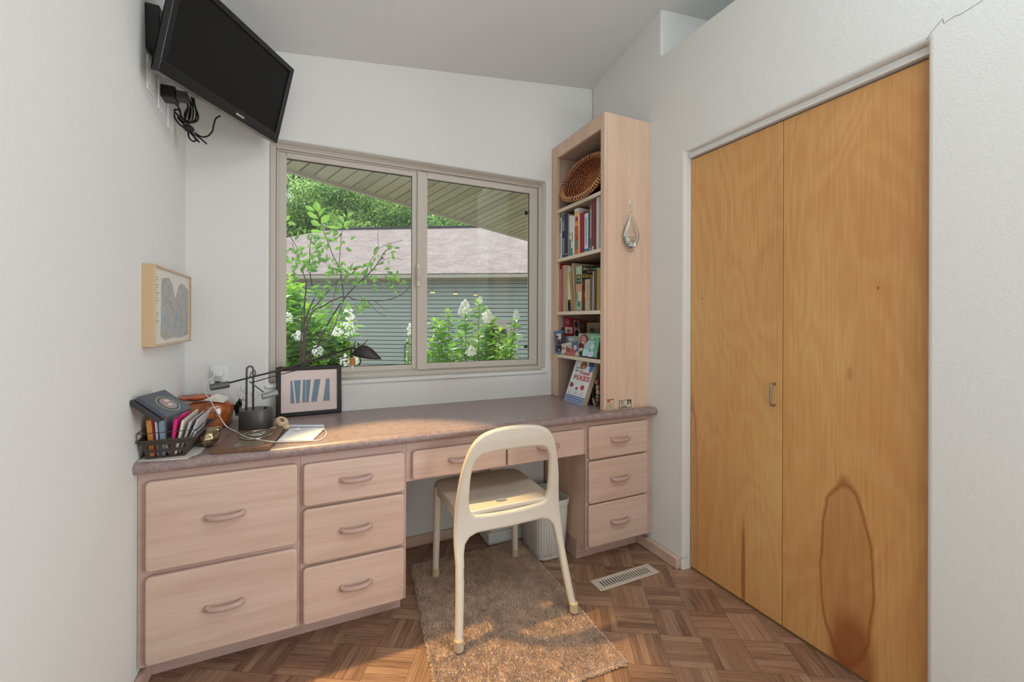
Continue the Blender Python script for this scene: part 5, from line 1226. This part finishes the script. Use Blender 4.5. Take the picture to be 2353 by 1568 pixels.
for (lb_, x0, x1, yt, col, dec, cmb, ln) in rows:
    pxm, pyt = B11((x0+x1)/2, yt); px0 = B11(x0, 0)[0]; px1 = B11(x1, 0)[0]
    h = min(zt(pxm, pyt), SH[2]-.024)
    sft = 0
    if ln:  # foot of the leaning books stands to the right of their head
        f0 = {372: (425, 500), 422: (505, 560), 484: (562, 598), 534: (600, 622)}[x0]; px0, px1 = B11(f0[0], 0)[0], B11(f0[1], 0)[0]
    book(lb_, px0, px1, h, S1, col, decor=dec, comb=cmb, lean=ln, depth=.15, group='books on the lower book shelf', x0=XF+(.012 if ln else 0))
# the picture cook book: spine and front cover both seen, standing at an angle
tb = thing('cook_book', 'old picture cook book with black title cover and collage spine in the lower row', 'book', tuple(hx(1340, 700, XF)))
zt_ = min(zt(1336, 610), SH[2]-.026)
sp0, sp1 = hx(B11(626, 0)[0], 600, XF-.004), hx(B11(770, 0)[0], 600, XF-.002); sp0.z = sp1.z = S1
cvd = V((.155, -.050, 0)); 
up = V((0, 0, zt_-S1))
mb = MB(); mb.hexa([sp0, sp1, sp1+cvd, sp0+cvd], [p+up for p in (sp0, sp1, sp1+cvd, sp0+cvd)]); mb.build('cover', solid(150, 156, 130), tb, bevel=.002)
spn = (sp1-sp0); SPM = basis(sp0-spn.cross(V((0, 0, 1))).normalized()*0, spn, (0, 0, 1), None)
nrm_s = V((-1, 0, 0)); sw = spn.length; hh = up.length
def patch3(o, ux_, uz_, u0, v0, u1, v1, off, nm, mt, par):
    mb = MB(); q = [o+ux_*u+uz_*v+off for u, v in ((u0, v0), (u1, v0), (u1, v1), (u0, v1))]; mb.add(q, [(0, 1, 2, 3)]); return mb.build(nm, mt, par)
e_ = V((-.0006, 0, 0))
for (u0, v0, u1, v1, cc) in ((.0, .82, 1, .97, (170, 190, 150)), (.1, .60, .95, .8, (50, 52, 46)), (.15, .72, .85, .78, (214, 206, 110)), (.15, .64, .85, .69, (150, 190, 130)), (0, .42, 1, .6, (196, 150, 120)), (.4, .22, 1, .42, (222, 196, 160)), (0, .25, .4, .42, (120, 150, 120)), (.1, .02, .9, .2, (150, 180, 160)), (.35, .1, .75, .2, (90, 100, 80))):
    patch3(sp0, spn, up, u0, v0, u1, v1, e_, 'spine_collage', solid(*cc), tb)
cn = cvd.cross(up).normalized(); cn = cn if cn.y < 0 else -cn
patch3(sp1, cvd, up, .02, .66, .99, .99, cn*.0007, 'title_panel', solid(34, 32, 30), tb)
for (u0, v0, u1, v1, cc) in ((.02, .44, .99, .66, (120, 50, 40)), (.02, .2, .6, .44, (150, 70, 50)), (.02, .0, .99, .2, (120, 80, 60)), (.3, .5, .5, .6, (200, 120, 90)), (.1, .3, .3, .4, (200, 170, 120))):
    patch3(sp1, cvd, up, u0, v0, u1, v1, cn*(.0007 if u0 < .05 else .001), 'cover_collage', solid(*cc), tb)
CM = basis(sp1+cn*.0012, cvd, (0, 0, 1), None); cl = cvd.length
if CM.to_3x3().col[2].dot(cn) < 0: pass
text_mesh("Betty Crocker's", .021, solid(220, 206, 190), 'title_script', tb, CM @ Matrix.Translation((cl*.05, hh*.90, 0)), shear=.35, sx=.75)
text_mesh("PICTURE", .013, solid(196, 160, 60), 'title_word', tb, CM @ Matrix.Translation((cl*.22, hh*.835, 0)), bold=.0004)
text_mesh("COOK BOOK", .023, solid(224, 190, 50), 'title_word', tb, CM @ Matrix.Translation((cl*.05, hh*.735, 0)), bold=.0006, sx=.85)
rows = [
 ('tan cloth booklet standing in front of the picture cook book', 862, 1000, 600, (188, 166, 126), [(.35, .3, .7, .9, (176, 152, 112))], None, 0),
 ('grey spiral-bound booklet on the lower row', 1004, 1072, 560, (176, 166, 156), [], ((60, 62, 64), 1), 0),
 ('narrow pink and red booklet left of the green one', 1076, 1118, 385, (206, 60, 90), [(0, 0, .35, 1, (232, 206, 206))], None, 0),
 ('green comb-bound cookbook near the right end of the lower row', 1121, 1185, 290, (20, 120, 80), [], ((20, 96, 66), 1), 0),
 ('mustard spotted comb-bound booklet at the right end of the lower row', 1188, 1262, 300, (206, 178, 110), [], ((190, 150, 70), 1), 0),
]
for (lb_, x0, x1, yt, col, dec, cmb, ln) in rows:
    pxm, pyt = B11((x0+x1)/2, yt)
    book(lb_, B11(x0, 0)[0], B11(x1, 0)[0], zt(pxm, pyt, XF-.012), S1, col, decor=dec, comb=cmb, depth=.02 if x0 < 1000 else .035, x0=XF-.012, group='books on the lower book shelf')

# wicker basket lying on its side on the top shelf
wk = thing('wicker_basket', 'oval reddish wicker basket lying on its side on the top shelf', 'basket', (1.42, 2.03, SH[3]))
bcn = V((XF+.012, 2.018, SH[3]+.136)); tilt = .13
def wpt(a, f, d):   # a angle, f radius factor, d depth
    ca, sa = math.cos(a), math.sin(a); y = .208*math.copysign(abs(ca)**.86, ca)*f; z = .122*math.copysign(abs(sa)**.86, sa)*f
    y, z = y*math.cos(tilt)-z*math.sin(tilt), y*math.sin(tilt)+z*math.cos(tilt)
    return bcn+V((d+.045*(z/.12), y, z))
mb = MB(); pts = []; N_ = 62
ringp = [wpt(2*PI*k/64, 1, 0) for k in range(65)]; mb.tube(ringp, .010, 8, cap=False); mb.build('rim_core', mat('wicker_dark', c(96, 52, 30), .6), wk, smooth=True)
mb = MB()
for k in range(N_):
    a = 2*PI*k/N_; p = wpt(a, 1, 0); t_ = (wpt(a+.02, 1, 0)-p).normalized(); u_ = V((1, 0, 0)); s_ = t_.cross(u_).normalized(); pts = []
    for j in range(9):
        b = 2*PI*j/8; pts.append(p+(u_*math.cos(b)+s_*math.sin(b))*.0125+t_*(.004*math.sin(b)))
    mb.tube(pts, .0036, 6, cap=False)
mb.build('rim_wrap', mat('wicker_light', c(196, 140, 96), .5, vary=.25, vscale=60), wk, smooth=True)
mb = MB()
nr = 24
for r_ in range(nr):
    f = .97-.90*(r_/nr)**.92; d = .105*math.sin(min(1, (r_+1)/11.0)*PI/2); n_ = 96; pts = []
    for k in range(n_+1):
        a = 2*PI*k/n_; ph = (k//2+r_) % 2; pts.append(wpt(a+.1*r_, f*(1+.006*math.sin(k*2.1+r_)), d+(.0035 if ph else -.0025)))
    mb.tube(pts, .0042, 5, cap=False)
mb.build('weave', mat('wicker_weave', c(176, 108, 68), .5, vary=.5, vscale=70), wk, smooth=True)
mb = MB(); vs = [wpt(2*PI*k/32, f_, .012+.108*math.sin(min(1, (1-f_)*2.0+.05)*PI/2)) for f_ in (.99, .85, .7, .5, .3, .05) for k in range(32)]
mb.add(vs, [(i*32+k, i*32+(k+1) % 32, (i+1)*32+(k+1) % 32, (i+1)*32+k) for i in range(5) for k in range(32)]+[tuple(5*32+k for k in range(32))]); mb.build('shell', MATS['wicker_dark'], wk, smooth=True)

# photographs on the third shelf
def card(label, P4, th, col, parts, name='photo_card', cat='photograph', X=None, group='photographs on the third shelf'):
    """P4: four photo points (bl, br, tr, tl), each with its depth plane X"""
    q = [hx(px, py, X_) for px, py, X_ in P4]
    for p in q[:2]: p.z = max(p.z, SH[0]+.0008)
    t_ = thing(name, label, cat, tuple((q[0]+q[1])/2), group)
    n_ = (q[1]-q[0]).cross(q[3]-q[0]).normalized(); n_ = n_ if n_.x < 0 else -n_
    mb = MB(); mb.hexa(q, [p-n_*th for p in q]); mb.build('card', solid(*col, .35), t_)
    lvl = 1
    for (kind, nm, *g) in parts:
        off = n_*(.0005*lvl); mb = MB(); lvl += .35
        P = lambda u, v: q[0].lerp(q[1], u).lerp(q[3].lerp(q[2], u), v)+off
        cc = g[-1]
        if kind == 'r':
            u0, v0, u1, v1 = g[:4]; mb.add([P(u0, v0), P(u1, v0), P(u1, v1), P(u0, v1)], [(0, 1, 2, 3)])
        elif kind == 'e':
            cu_, cv_, ru, rv = g[:4]; mb.add([P(cu_+ru*math.cos(2*PI*k/18), cv_+rv*math.sin(2*PI*k/18)) for k in range(18)], [tuple(range(18))])
        elif kind == 'o':
            cu_, cv_, ru, rv, wd = g[:5]; n2_ = 24; vs = [P(cu_+(ru+s_*wd)*math.cos(2*PI*k/n2_), cv_+(rv+s_*wd*.8)*math.sin(2*PI*k/n2_)) for s_ in (0, 1) for k in range(n2_)]
            mb.add(vs, [(k, (k+1) % n2_, n2_+(k+1) % n2_, n2_+k) for k in range(n2_)])
        mb.build(nm, solid(*cc), t_)
    return t_
C13 = lambda x, y, X=XF: (1260+x/13.064, 720+y/13.064, X)
card('red card with round white seal and small photos on the third shelf', [C13(478, 690, 1.378), C13(1125, 690, 1.515), C13(1130, 215, 1.52), C13(470, 100, 1.378)], .002, (140, 40, 52),
  [('o', 'seal_ring', .17, .73, .13, .15, .014, (206, 150, 150)), ('o', 'seal_ring', .17, .73, .10, .115, .008, (206, 150, 150)), ('e', 'seal_star', .17, .73, .05, .06, (216, 170, 166)), ('r', 'photo', .04, .16, .37, .48, (214, 196, 184)), ('e', 'face', .2, .28, .09, .1, (160, 90, 84)), ('r', 'photo', .44, .42, .68, .9, (150, 130, 124)), ('e', 'hair', .56, .66, .09, .2, (60, 40, 40)), ('r', 'photo', .46, .0, .72, .4, (190, 170, 150)), ('e', 'hair', .58, .18, .1, .2, (24, 22, 24)), ('r', 'photo', .72, .2, .97, .9, (70, 48, 48)), ('e', 'face', .84, .6, .05, .08, (120, 84, 76))])
card('gold and brown framed small landscape picture at the back of the third shelf', [C13(1142, 640, 1.53), C13(1600, 640, 1.57), C13(1600, 265, 1.57), C13(1142, 265, 1.53)], .008, (74, 50, 34),
  [('r', 'gold_mat', .03, .03, .98, .94, (196, 168, 112)), ('r', 'picture', .2, .1, .9, .76, (120, 128, 124)), ('e', 'tree', .42, .35, .15, .16, (92, 74, 70)), ('r', 'sky', .2, .55, .9, .76, (150, 160, 160)), ('e', 'sun_yellow', .66, .5, .05, .1, (200, 160, 60))], name='framed_picture', cat='picture')
card('blue-bordered family photograph at the left edge of the third shelf', [C13(190, 1205, 1.322), C13(480, 1195, 1.352), C13(455, 515, 1.356), C13(165, 545, 1.326)], .002, (84, 112, 150),
  [('r', 'photo', .18, .08, .98, .90, (56, 44, 46)), ('r', 'bright_sky', .25, .62, .75, .88, (196, 192, 190)), ('e', 'head', .35, .72, .11, .07, (96, 60, 54)), ('e', 'head', .85, .78, .1, .07, (84, 50, 48)), ('e', 'body', .3, .5, .12, .14, (120, 76, 56)), ('e', 'head', .62, .55, .08, .05, (150, 110, 96)), ('r', 'fold', .18, .36, .98, .375, (150, 140, 140)), ('e', 'small_figure', .6, .22, .14, .09, (20, 20, 24)), ('e', 'small_figure', .5, .15, .1, .03, (206, 170, 140))])
card('grey landscape snapshot behind the group photo on the third shelf', [C13(430, 1000, 1.372), C13(900, 1000, 1.382), C13(895, 690, 1.382), C13(435, 690, 1.372)], .0015, (150, 152, 150),
  [('r', 'left_panel', .02, .02, .3, .98, (126, 128, 128)), ('r', 'cloud', .42, .55, .7, .8, (206, 206, 204)), ('r', 'foliage', .55, .0, .98, .5, (150, 164, 140))])
card('group photograph of people in warm tones at the front of the third shelf', [C13(365, 1222, 1.345), C13(900, 1290, 1.345), C13(900, 830, 1.345), C13(370, 930, 1.345)], .0015, (206, 192, 178),
  [('r', 'blue_portrait_ground', .64, .3, .99, .99, (70, 104, 136)), ('e', 'head', .17, .55, .07, .12, (150, 104, 94)), ('e', 'shirt', .17, .25, .12, .2, (222, 214, 206)), ('e', 'head', .38, .6, .07, .12, (170, 110, 96)), ('e', 'shirt', .45, .4, .13, .2, (150, 70, 56)), ('e', 'head', .56, .7, .06, .1, (206, 176, 146)), ('e', 'shirt', .70, .3, .18, .26, (170, 96, 96)), ('e', 'head', .85, .55, .09, .16, (214, 176, 160)), ('e', 'hair', .85, .66, .08, .07, (222, 206, 196)), ('e', 'hands', .6, .08, .22, .1, (190, 110, 90)), ('e', 'hands', .35, .12, .12, .1, (186, 106, 84))])
card('close-up photograph of a smiling woman with reddish hair on the third shelf', [C13(915, 1290, 1.352), C13(1270, 1310, 1.375), C13(1250, 605, 1.375), C13(900, 610, 1.352)], .002, (150, 140, 124),
  [('r', 'green_ground', .03, .84, .98, .98, (150, 160, 140)), ('e', 'hair', .52, .68, .36, .3, (110, 70, 64)), ('e', 'face', .45, .7, .22, .2, (186, 128, 120)), ('e', 'smile', .38, .6, .09, .025, (226, 206, 200)), ('e', 'red_top', .2, .45, .26, .13, (104, 40, 50)), ('r', 'pale_corner', .03, .02, .5, .36, (196, 190, 184)), ('e', 'dark_sleeve', .25, .12, .2, .12, (50, 50, 56))])
card('green-tinted clear photo block behind the glass portrait on the third shelf', [C13(1245, 830, 1.375), C13(1570, 860, 1.39), C13(1560, 620, 1.39), C13(1245, 612, 1.375)], .006, (110, 170, 130),
  [('r', 'highlight', .05, .55, .95, .75, (150, 206, 160)), ('r', 'highlight', .1, .3, .4, .45, (196, 230, 216)), ('e', 'highlight', .7, .4, .06, .2, (206, 226, 214))])
card('mint-tinted glass-covered photo of two children tilted on the third shelf', [C13(990, 1290, 1.343), C13(1420, 1345, 1.343), C13(1525, 830, 1.372), C13(1110, 800, 1.372)], .004, (150, 190, 180),
  [('r', 'edge_left', 0, 0, .03, 1, (30, 44, 44)), ('r', 'edge_foot', 0, 0, 1, .03, (30, 44, 44)), ('r', 'mint', .68, .03, .98, .97, (96, 170, 140)), ('e', 'child', .32, .72, .14, .2, (176, 186, 196)), ('e', 'child', .62, .62, .14, .2, (196, 214, 206)), ('e', 'body', .25, .25, .22, .22, (176, 214, 220)), ('e', 'body', .6, .2, .22, .2, (206, 206, 220)), ('e', 'dark_spot', .55, .38, .09, .08, (130, 150, 160))])
card('dark little frame lying at the back left of the third shelf', [C13(255, 600, 1.358), C13(470, 600, 1.380), C13(465, 430, 1.380), C13(270, 430, 1.358)], .006, (40, 36, 34), [('r', 'picture', .1, .15, .9, .85, (60, 48, 40))], name='small_frame', cat='picture')

# bottom compartment: recipe paperback, glass pitcher with wooden handle, figurines
D11 = lambda x, y, X: hx(1260+x/11.2, 820+y/11.2, X)
fx_ = thing('recipe_book', 'white paperback titled Food FIXES leaning in the bottom compartment of the bookcase', 'book', tuple(D11(640, 1180, 1.36)))
bl = D11(395, 1110, 1.315); br = D11(872, 1250, 1.315); bl.z = br.z = CT+.0012
tl_ = D11(722, 90, 1.388); tr_ = D11(1210, 165, 1.388)
ux_ = br-bl; uz_ = ((tl_-bl)+(tr_-br))*.5; uz_ = uz_*1.0
nb = ux_.cross(uz_).normalized(); nb = nb if nb.x < 0 else -nb
ux_n = ux_; th_b = .030
mb = MB(); q = [bl, br, br+uz_, bl+uz_]; mb.hexa([p-nb*.001 for p in q], [p-nb*.0022 for p in q]); mb.build('front_cover', solid(226, 228, 226, .35), fx_)
mb = MB(); mb.hexa([p-nb*(.0022) for p in q], [p-nb*th_b for p in q]); mb.build('pages', solid(190, 172, 138), fx_)
mb = MB(); mb.hexa([p-nb*th_b for p in q], [p-nb*(th_b+.0015) for p in q]); mb.build('back_cover', solid(60, 90, 150), fx_)
BM = basis(bl+nb*.0001, ux_, (uz_-ux_.normalized()*uz_.dot(ux_.normalized())).normalized(), nb); bw, bh_ = ux_.length, uz_.length
def FP(u, v, l=0): return bl+ux_*u+uz_*v+nb*(.0002+.0002*l)
def fpatch(nm, u0, v0, u1, v1, cc, l=1): mb = MB(); mb.add([FP(u0, v0, l), FP(u1, v0, l), FP(u1, v1, l), FP(u0, v1, l)], [(0, 1, 2, 3)]); return mb.build(nm, solid(*cc), fx_)
def fell(nm, cu_, cv_, ru, rv, cc, l=2): mb = MB(); mb.add([FP(cu_+ru*math.cos(2*PI*k/16), cv_+rv*math.sin(2*PI*k/16), l) for k in range(16)], [tuple(range(16))]); return mb.build(nm, solid(*cc), fx_)
mbb = MB(); mbl = MB()
for i in range(22):
    for j in range(6):
        u0 = i/22; u1 = (i+1)/22; v0 = .16*j/6; v1 = .16*(j+1)/6
        if i % 2 and j % 2: mbb.add([FP(u0, v0, 1), FP(u1, v0, 1), FP(u1, v1, 1), FP(u0, v1, 1)], [(0, 1, 2, 3)])
        elif (i+j) % 2: mbl.add([FP(u0, v0, 1), FP(u1, v0, 1), FP(u1, v1, 1), FP(u0, v1, 1)], [(0, 1, 2, 3)])
mbb.build('gingham_dark', solid(44, 74, 140), fx_); mbl.build('gingham_light', solid(140, 164, 206), fx_)
fpatch('gingham_cloth', .80, .78, .99, .99, (90, 126, 180)); fpatch('gingham_cloth', .72, .90, .99, .99, (50, 70, 130), 2)
fell('bread', .48, .90, .17, .09, (160, 90, 56)); fell('bread_crumb', .50, .86, .10, .04, (206, 150, 100), 3)
fell('berries', .17, .40, .10, .055, (150, 60, 110)); fell('cup', .74, .385, .09, .06, (200, 50, 60)); fell('spoon_bowl', .47, .335, .06, .035, (190, 60, 60)); fell('green_leaf', .5, .36, .03, .02, (70, 110, 70), 3); fell('green_leaf', .10, .46, .04, .012, (80, 130, 80), 3)
for u0 in (.05, .36, .66):
    fpatch('caption_box', u0, .18, u0+.26, .285, (236, 236, 236))
    for k in range(4): fpatch('caption_line', u0+.05, .195+.022*k, u0+.21, .202+.022*k, (160, 90, 96), 2)
SHR = (uz_-BM.to_3x3().col[1]*uz_.dot(BM.to_3x3().col[1])).dot(BM.to_3x3().col[0])/max(1e-6, uz_.dot(BM.to_3x3().col[1]))
vlen = uz_.dot(BM.to_3x3().col[1])
def ftext(s_, u, v, sz, mt, sx=1, bold=0, sh=0): return text_mesh(s_, sz, mt, 'title_text', fx_, BM @ Matrix.Translation((bw*u+SHR*vlen*v, vlen*v, .0006)), sx=sx, bold=bold, shear=sh+SHR, depth=.0002)
ftext('FIXES', .15, .545, .038, solid(206, 44, 66), sx=1.72, bold=.0006)
ftext('Food', .40, .685, .032, solid(206, 50, 66), sx=1.40, bold=.0004)
ftext('Doctors', .13, .81, .016, solid(80, 110, 120), sx=1.15, sh=.25); ftext("Must", .12, .735, .018, solid(80, 110, 120), sx=1.1, sh=.25)
# glass pitcher
pt = thing('glass_pitcher', 'small glass jug with a wooden handle holding an orange flower behind the recipe paperback', 'jug', (1.50, 2.17, CT))
pc = V((1.50, 2.178, CT+.001)); mb = MB(); mb.lathe(pc, [(.018, 0), (.030, .012), (.033, .04), (.031, .075), (.024, .105), (.026, .118)], 24); o = mb.build('jug_glass', M_CLEAR, pt, smooth=True); md = o.modifiers.new('thickness', 'SOLIDIFY'); md.thickness = .0015
mb = MB(); hp = [D11(215, 740, 1.40), D11(270, 680, 1.43), D11(345, 640, 1.47)]; mb.tube(hp, [.006, .007, .006], 8); mb.build('wooden_handle', mat('olive_wood', c(168, 120, 84), .5), pt, smooth=True)
fl_ = thing('orange_flower', 'orange spiky paper flower and tan stuffed bird head rising behind the recipe paperback', 'ornament', (1.48, 2.15, CT+.10))
mb = MB(); o_ = D11(505, 470, 1.47)
for k in range(16):
    a = 2*PI*k/16; mb.tube([o_, o_+V((-.003, math.cos(a)*.017, math.sin(a)*.017))], [.0022, .0007], 5)
mb.build('petal', solid(222, 110, 40), fl_); mb = MB(); mb.ball(D11(440, 540, 1.48), .012, .010, .012, n=14, m=10); mb.ball(D11(430, 600, 1.49), .014, .012, .018, n=14, m=10); mb.build('bird_head', solid(176, 136, 96, .9), fl_, smooth=True)
mb = MB(); mb.ball(D11(444, 552, 1.467), .002, n=8, m=6); mb.build('eye', M_BLACK, fl_); mb = MB(); mb.cyl(D11(470, 950, 1.46), D11(475, 720, 1.46), .008, n=10); mb.build('dark_stem', solid(34, 44, 54), fl_)
op = thing('wall_outlet', 'pale outlet cover on the back panel inside the bottom compartment of the bookcase', 'outlet', (R-.009, 2.2, .84))
mb = MB(); ya_, yb2 = hx(1284, 860, R-.011).y, hx(1325, 860, R-.011).y; mb.box(R-.013, R-.0082, min(ya_, D-.07)-.07, min(ya_, D-.07), .80, .905); mb.build('plate', solid(190, 172, 152), op, bevel=.001)
# figurines right of the book
fg_ = thing('carved_figurine', 'colourful slim carved figurine at the right end of the bottom compartment', 'figurine', tuple(D11(1250, 1300, 1.375)))
def fb(x, y, X, r, col, nm, sc=(1, 1, 1)): mb = MB(); mb.ball(D11(x, y, X), r*sc[0], r*sc[1], r*sc[2], n=14, m=10); return mb.build(nm, solid(*col, .5), fg_, smooth=True)
X_ = 1.385
fb(1255, 620, X_, .010, (176, 80, 76), 'hat', (1, 1.3, .7)); fb(1240, 670, X_, .009, (196, 150, 130), 'head'); fb(1270, 800, X_, .011, (180, 150, 110), 'torso', (1, 1, 1.6)); fb(1275, 920, X_, .011, (206, 176, 120), 'skirt', (1, 1, 1.3)); fb(1265, 1030, X_, .011, (110, 150, 110), 'skirt_band', (1, 1.1, .8)); fb(1265, 1120, X_, .013, (150, 80, 80), 'skirt_hem', (1, 1.2, 1.2))
mb = MB(); mb.tube([D11(1150, 1060, X_-.02), D11(1165, 1150, X_-.02), D11(1185, 1290, X_-.02)], [.003, .005, .003], 8); mb.tube([D11(1225, 1180, X_), D11(1225, 1260, X_)], [.006, .004], 8); mb.build('leg', solid(170, 166, 140), fg_, smooth=True)
mb = MB(); mb.tube([D11(1190, 700, X_), D11(1165, 850, X_), D11(1120, 1230, X_-.01)], [.003, .007, .009], 8); mb.build('dark_cloak', solid(30, 30, 34), fg_, smooth=True)

# things fixed to the outer side of the bookcase
gt = thing('glass_teardrop', 'clear blown glass teardrop hanging from a hook on the side of the bookcase', 'glass ornament', (1.51, YB0, 1.70))
YS = YB0-.022; s_ = .0026
cx_, cz_ = hy(1452, 0, YS).x, 0
zt2 = hy(1452, 487, YS).z; zb2 = hy(1452, 570, YS).z; H_ = zt2-zb2
mb = MB(); mb.lathe(V((cx_, YS, zb2)), [(.0, 0), (.014, H_*.015), (.028, H_*.06), (.041, H_*.14), (.049, H_*.23), (.052, H_*.32), (.050, H_*.41), (.044, H_*.51), (.036, H_*.61), (.027, H_*.71), (.019, H_*.80), (.012, H_*.88), (.007, H_*.95), (.004, H_)], 28, sx=1, sy=.40)
mb.build('drop', M_GLASS, gt, smooth=True)
mb = MB(); mb.lathe(V((cx_+.0, YS, zb2+.004)), [(.0, 0), (.016, H_*.04), (.037, H_*.17), (.046, H_*.27), (0, H_*.271)], 24, sx=1, sy=.36); mb.build('water', M_GLASS, gt, smooth='auto')
mb = MB(); mb.ball(V((cx_, YS, zb2-.012)), .012, .008, .010, n=14, m=8); mb.build('glass_foot', M_GLASS, gt, smooth=True)
hk = thing('clear_hook', 'small clear adhesive hook holding the glass teardrop on the bookcase side', 'hook', (1.50, YB0, 1.84))
mb = MB(); hz_ = hy(1446, 466, YB0).z; hx_ = hy(1446, 466, YB0).x; mb.box(hx_-.006, hx_+.006, YB0-.003, YB0, hz_-.014, hz_+.012); mb.tube(smoothpath([(hx_, YB0-.003, hz_-.006), (hx_, YB0-.014, hz_-.016), (hx_+.006, YB0-.024, hz_-.014), (hx_+.012, YB0-.026, hz_+.002)], 4), .0022, 8); mb.build('hook', solid(216, 206, 196, .2), hk, bevel=.001)
def sticker(label, x0, y0, x1, y1, build):
    a = hy(x0, y1, YB0); b = hy(x1, y0, YB0); a.z = max(a.z, CT+.004)
    t_ = thing('sticker', label, 'sticker', (a.x, YB0, a.z)); w, h = b.x-a.x, b.z-a.z; M4 = basis((a.x, YB0-.0006, a.z), (1, 0, 0), (0, 0, 1), (0, -1, 0)); build(t_, M4, w, h); return t_
def st1(t_, M4, w, h):
    mb = MB(); lbox(mb, M4, 0, w, 0, h, -.0005, 0); mb.build('paper', solid(206, 182, 150), t_)
    mb = MB(); face_patch(mb, M4, 0, h*.90, w, h, .0003); mb.build('header', solid(90, 84, 92), t_)
    mb = MB(); face_ell(mb, M4, w*.28, h*.78, w*.2, h*.1, .0004); mb.build('red_mark', solid(176, 60, 66), t_)
    mb = MB(); M_ = solid(90, 76, 66)
    for k in range(14):
        for u in (0, w*.94): face_patch(mb, M4, u, h*(k+.2)/15, u+w*.06, h*(k+.7)/15, .0004)
    for k in range(5): face_patch(mb, M4, w*.18, h*(.14+.10*k), w*(.8-.06*(k % 2)), h*(.17+.10*k), .0004)
    mb.build('print', M_, t_)
def st2(t_, M4, w, h):
    mb = MB(); lbox(mb, M4, 0, w, 0, h, -.0005, 0); mb.build('dark_edge', solid(52, 46, 48), t_)
    mb = MB(); face_patch(mb, M4, w*.035, h*.06, w*.965, h*.94, .0003); mb.build('paper', solid(206, 190, 158), t_)
    mb = MB(); face_patch(mb, M4, w*.66, h*.38, w*.965, h*.94, .0004); mb.build('photo_ground', solid(56, 46, 62), t_)
    mb = MB(); face_ell(mb, M4, w*.82, h*.70, w*.075, h*.14, .0005); face_ell(mb, M4, w*.83, h*.42, w*.12, h*.14, .0005); mb.build('portrait', solid(186, 172, 160), t_)
    mb = MB()
    for k in range(9): face_patch(mb, M4, w*(.12+.06*k), h*.10, w*(.165+.06*k), h*.26, .0004)
    for k in range(3): face_patch(mb, M4, w*.10, h*(.36+.09*k), w*(.5-.05*k), h*(.39+.09*k), .0004)
    mb.build('print', solid(70, 60, 62), t_)
    mb = MB(); face_patch(mb, M4, w*.10, h*.66, w*.36, h*.76, .0004); face_patch(mb, M4, w*.10, h*.82, w*.3, h*.87, .0004); mb.build('heading', solid(80, 70, 70), t_)
sticker('narrow tan stamp-edged sticker with a red mark low on the bookcase side', 1394, 917, 1410.5, 946, st1)
sticker('card-shaped sticker with a small portrait and barcode low on the bookcase side', 1422.5, 918, 1450.5, 941, st2)

# three small pendant lamps in the kitchen behind (they show only as warm reflections in the glass)
M_BULB = mat('warm_bulb', c(255, 210, 140), .4, emit=c(255, 178, 84), estr=45)
for i, (px, py, dep, lb_) in enumerate(((994, 672, 7.6, 'leftmost of three warm pendant lamps reflected in the right sash'), (1047, 675, 8.0, 'middle of three warm pendant lamps reflected in the right sash'), (1093, 678, 8.4, 'rightmost of three warm pendant lamps reflected in the right sash'))):
    p = hd(px, py, dep); p.y = 2*(YF+.017)-p.y
    t_ = thing('pendant_lamp', lb_, 'lamp', tuple(p), 'kitchen pendant lamps')
    mb = MB(); mb.lathe(p, [(.075, 0), (.06, .03), (.03, .06), (.012, .075)], 20); mb.build('shade', solid(60, 50, 44), t_, smooth=True)
    mb = MB(); mb.lathe(p+V((0, 0, -.012)), [(0, 0), (.045, .004), (.05, .018), (0, .02)], 16); mb.build('bulb', M_BULB, t_, smooth=True)
    mb = MB(); mb.cyl(p+V((0, 0, .07)), V((p.x, p.y, ceil_z(p.x, p.y))), .004, n=8); mb.build('rod', M_BLACK, t_)
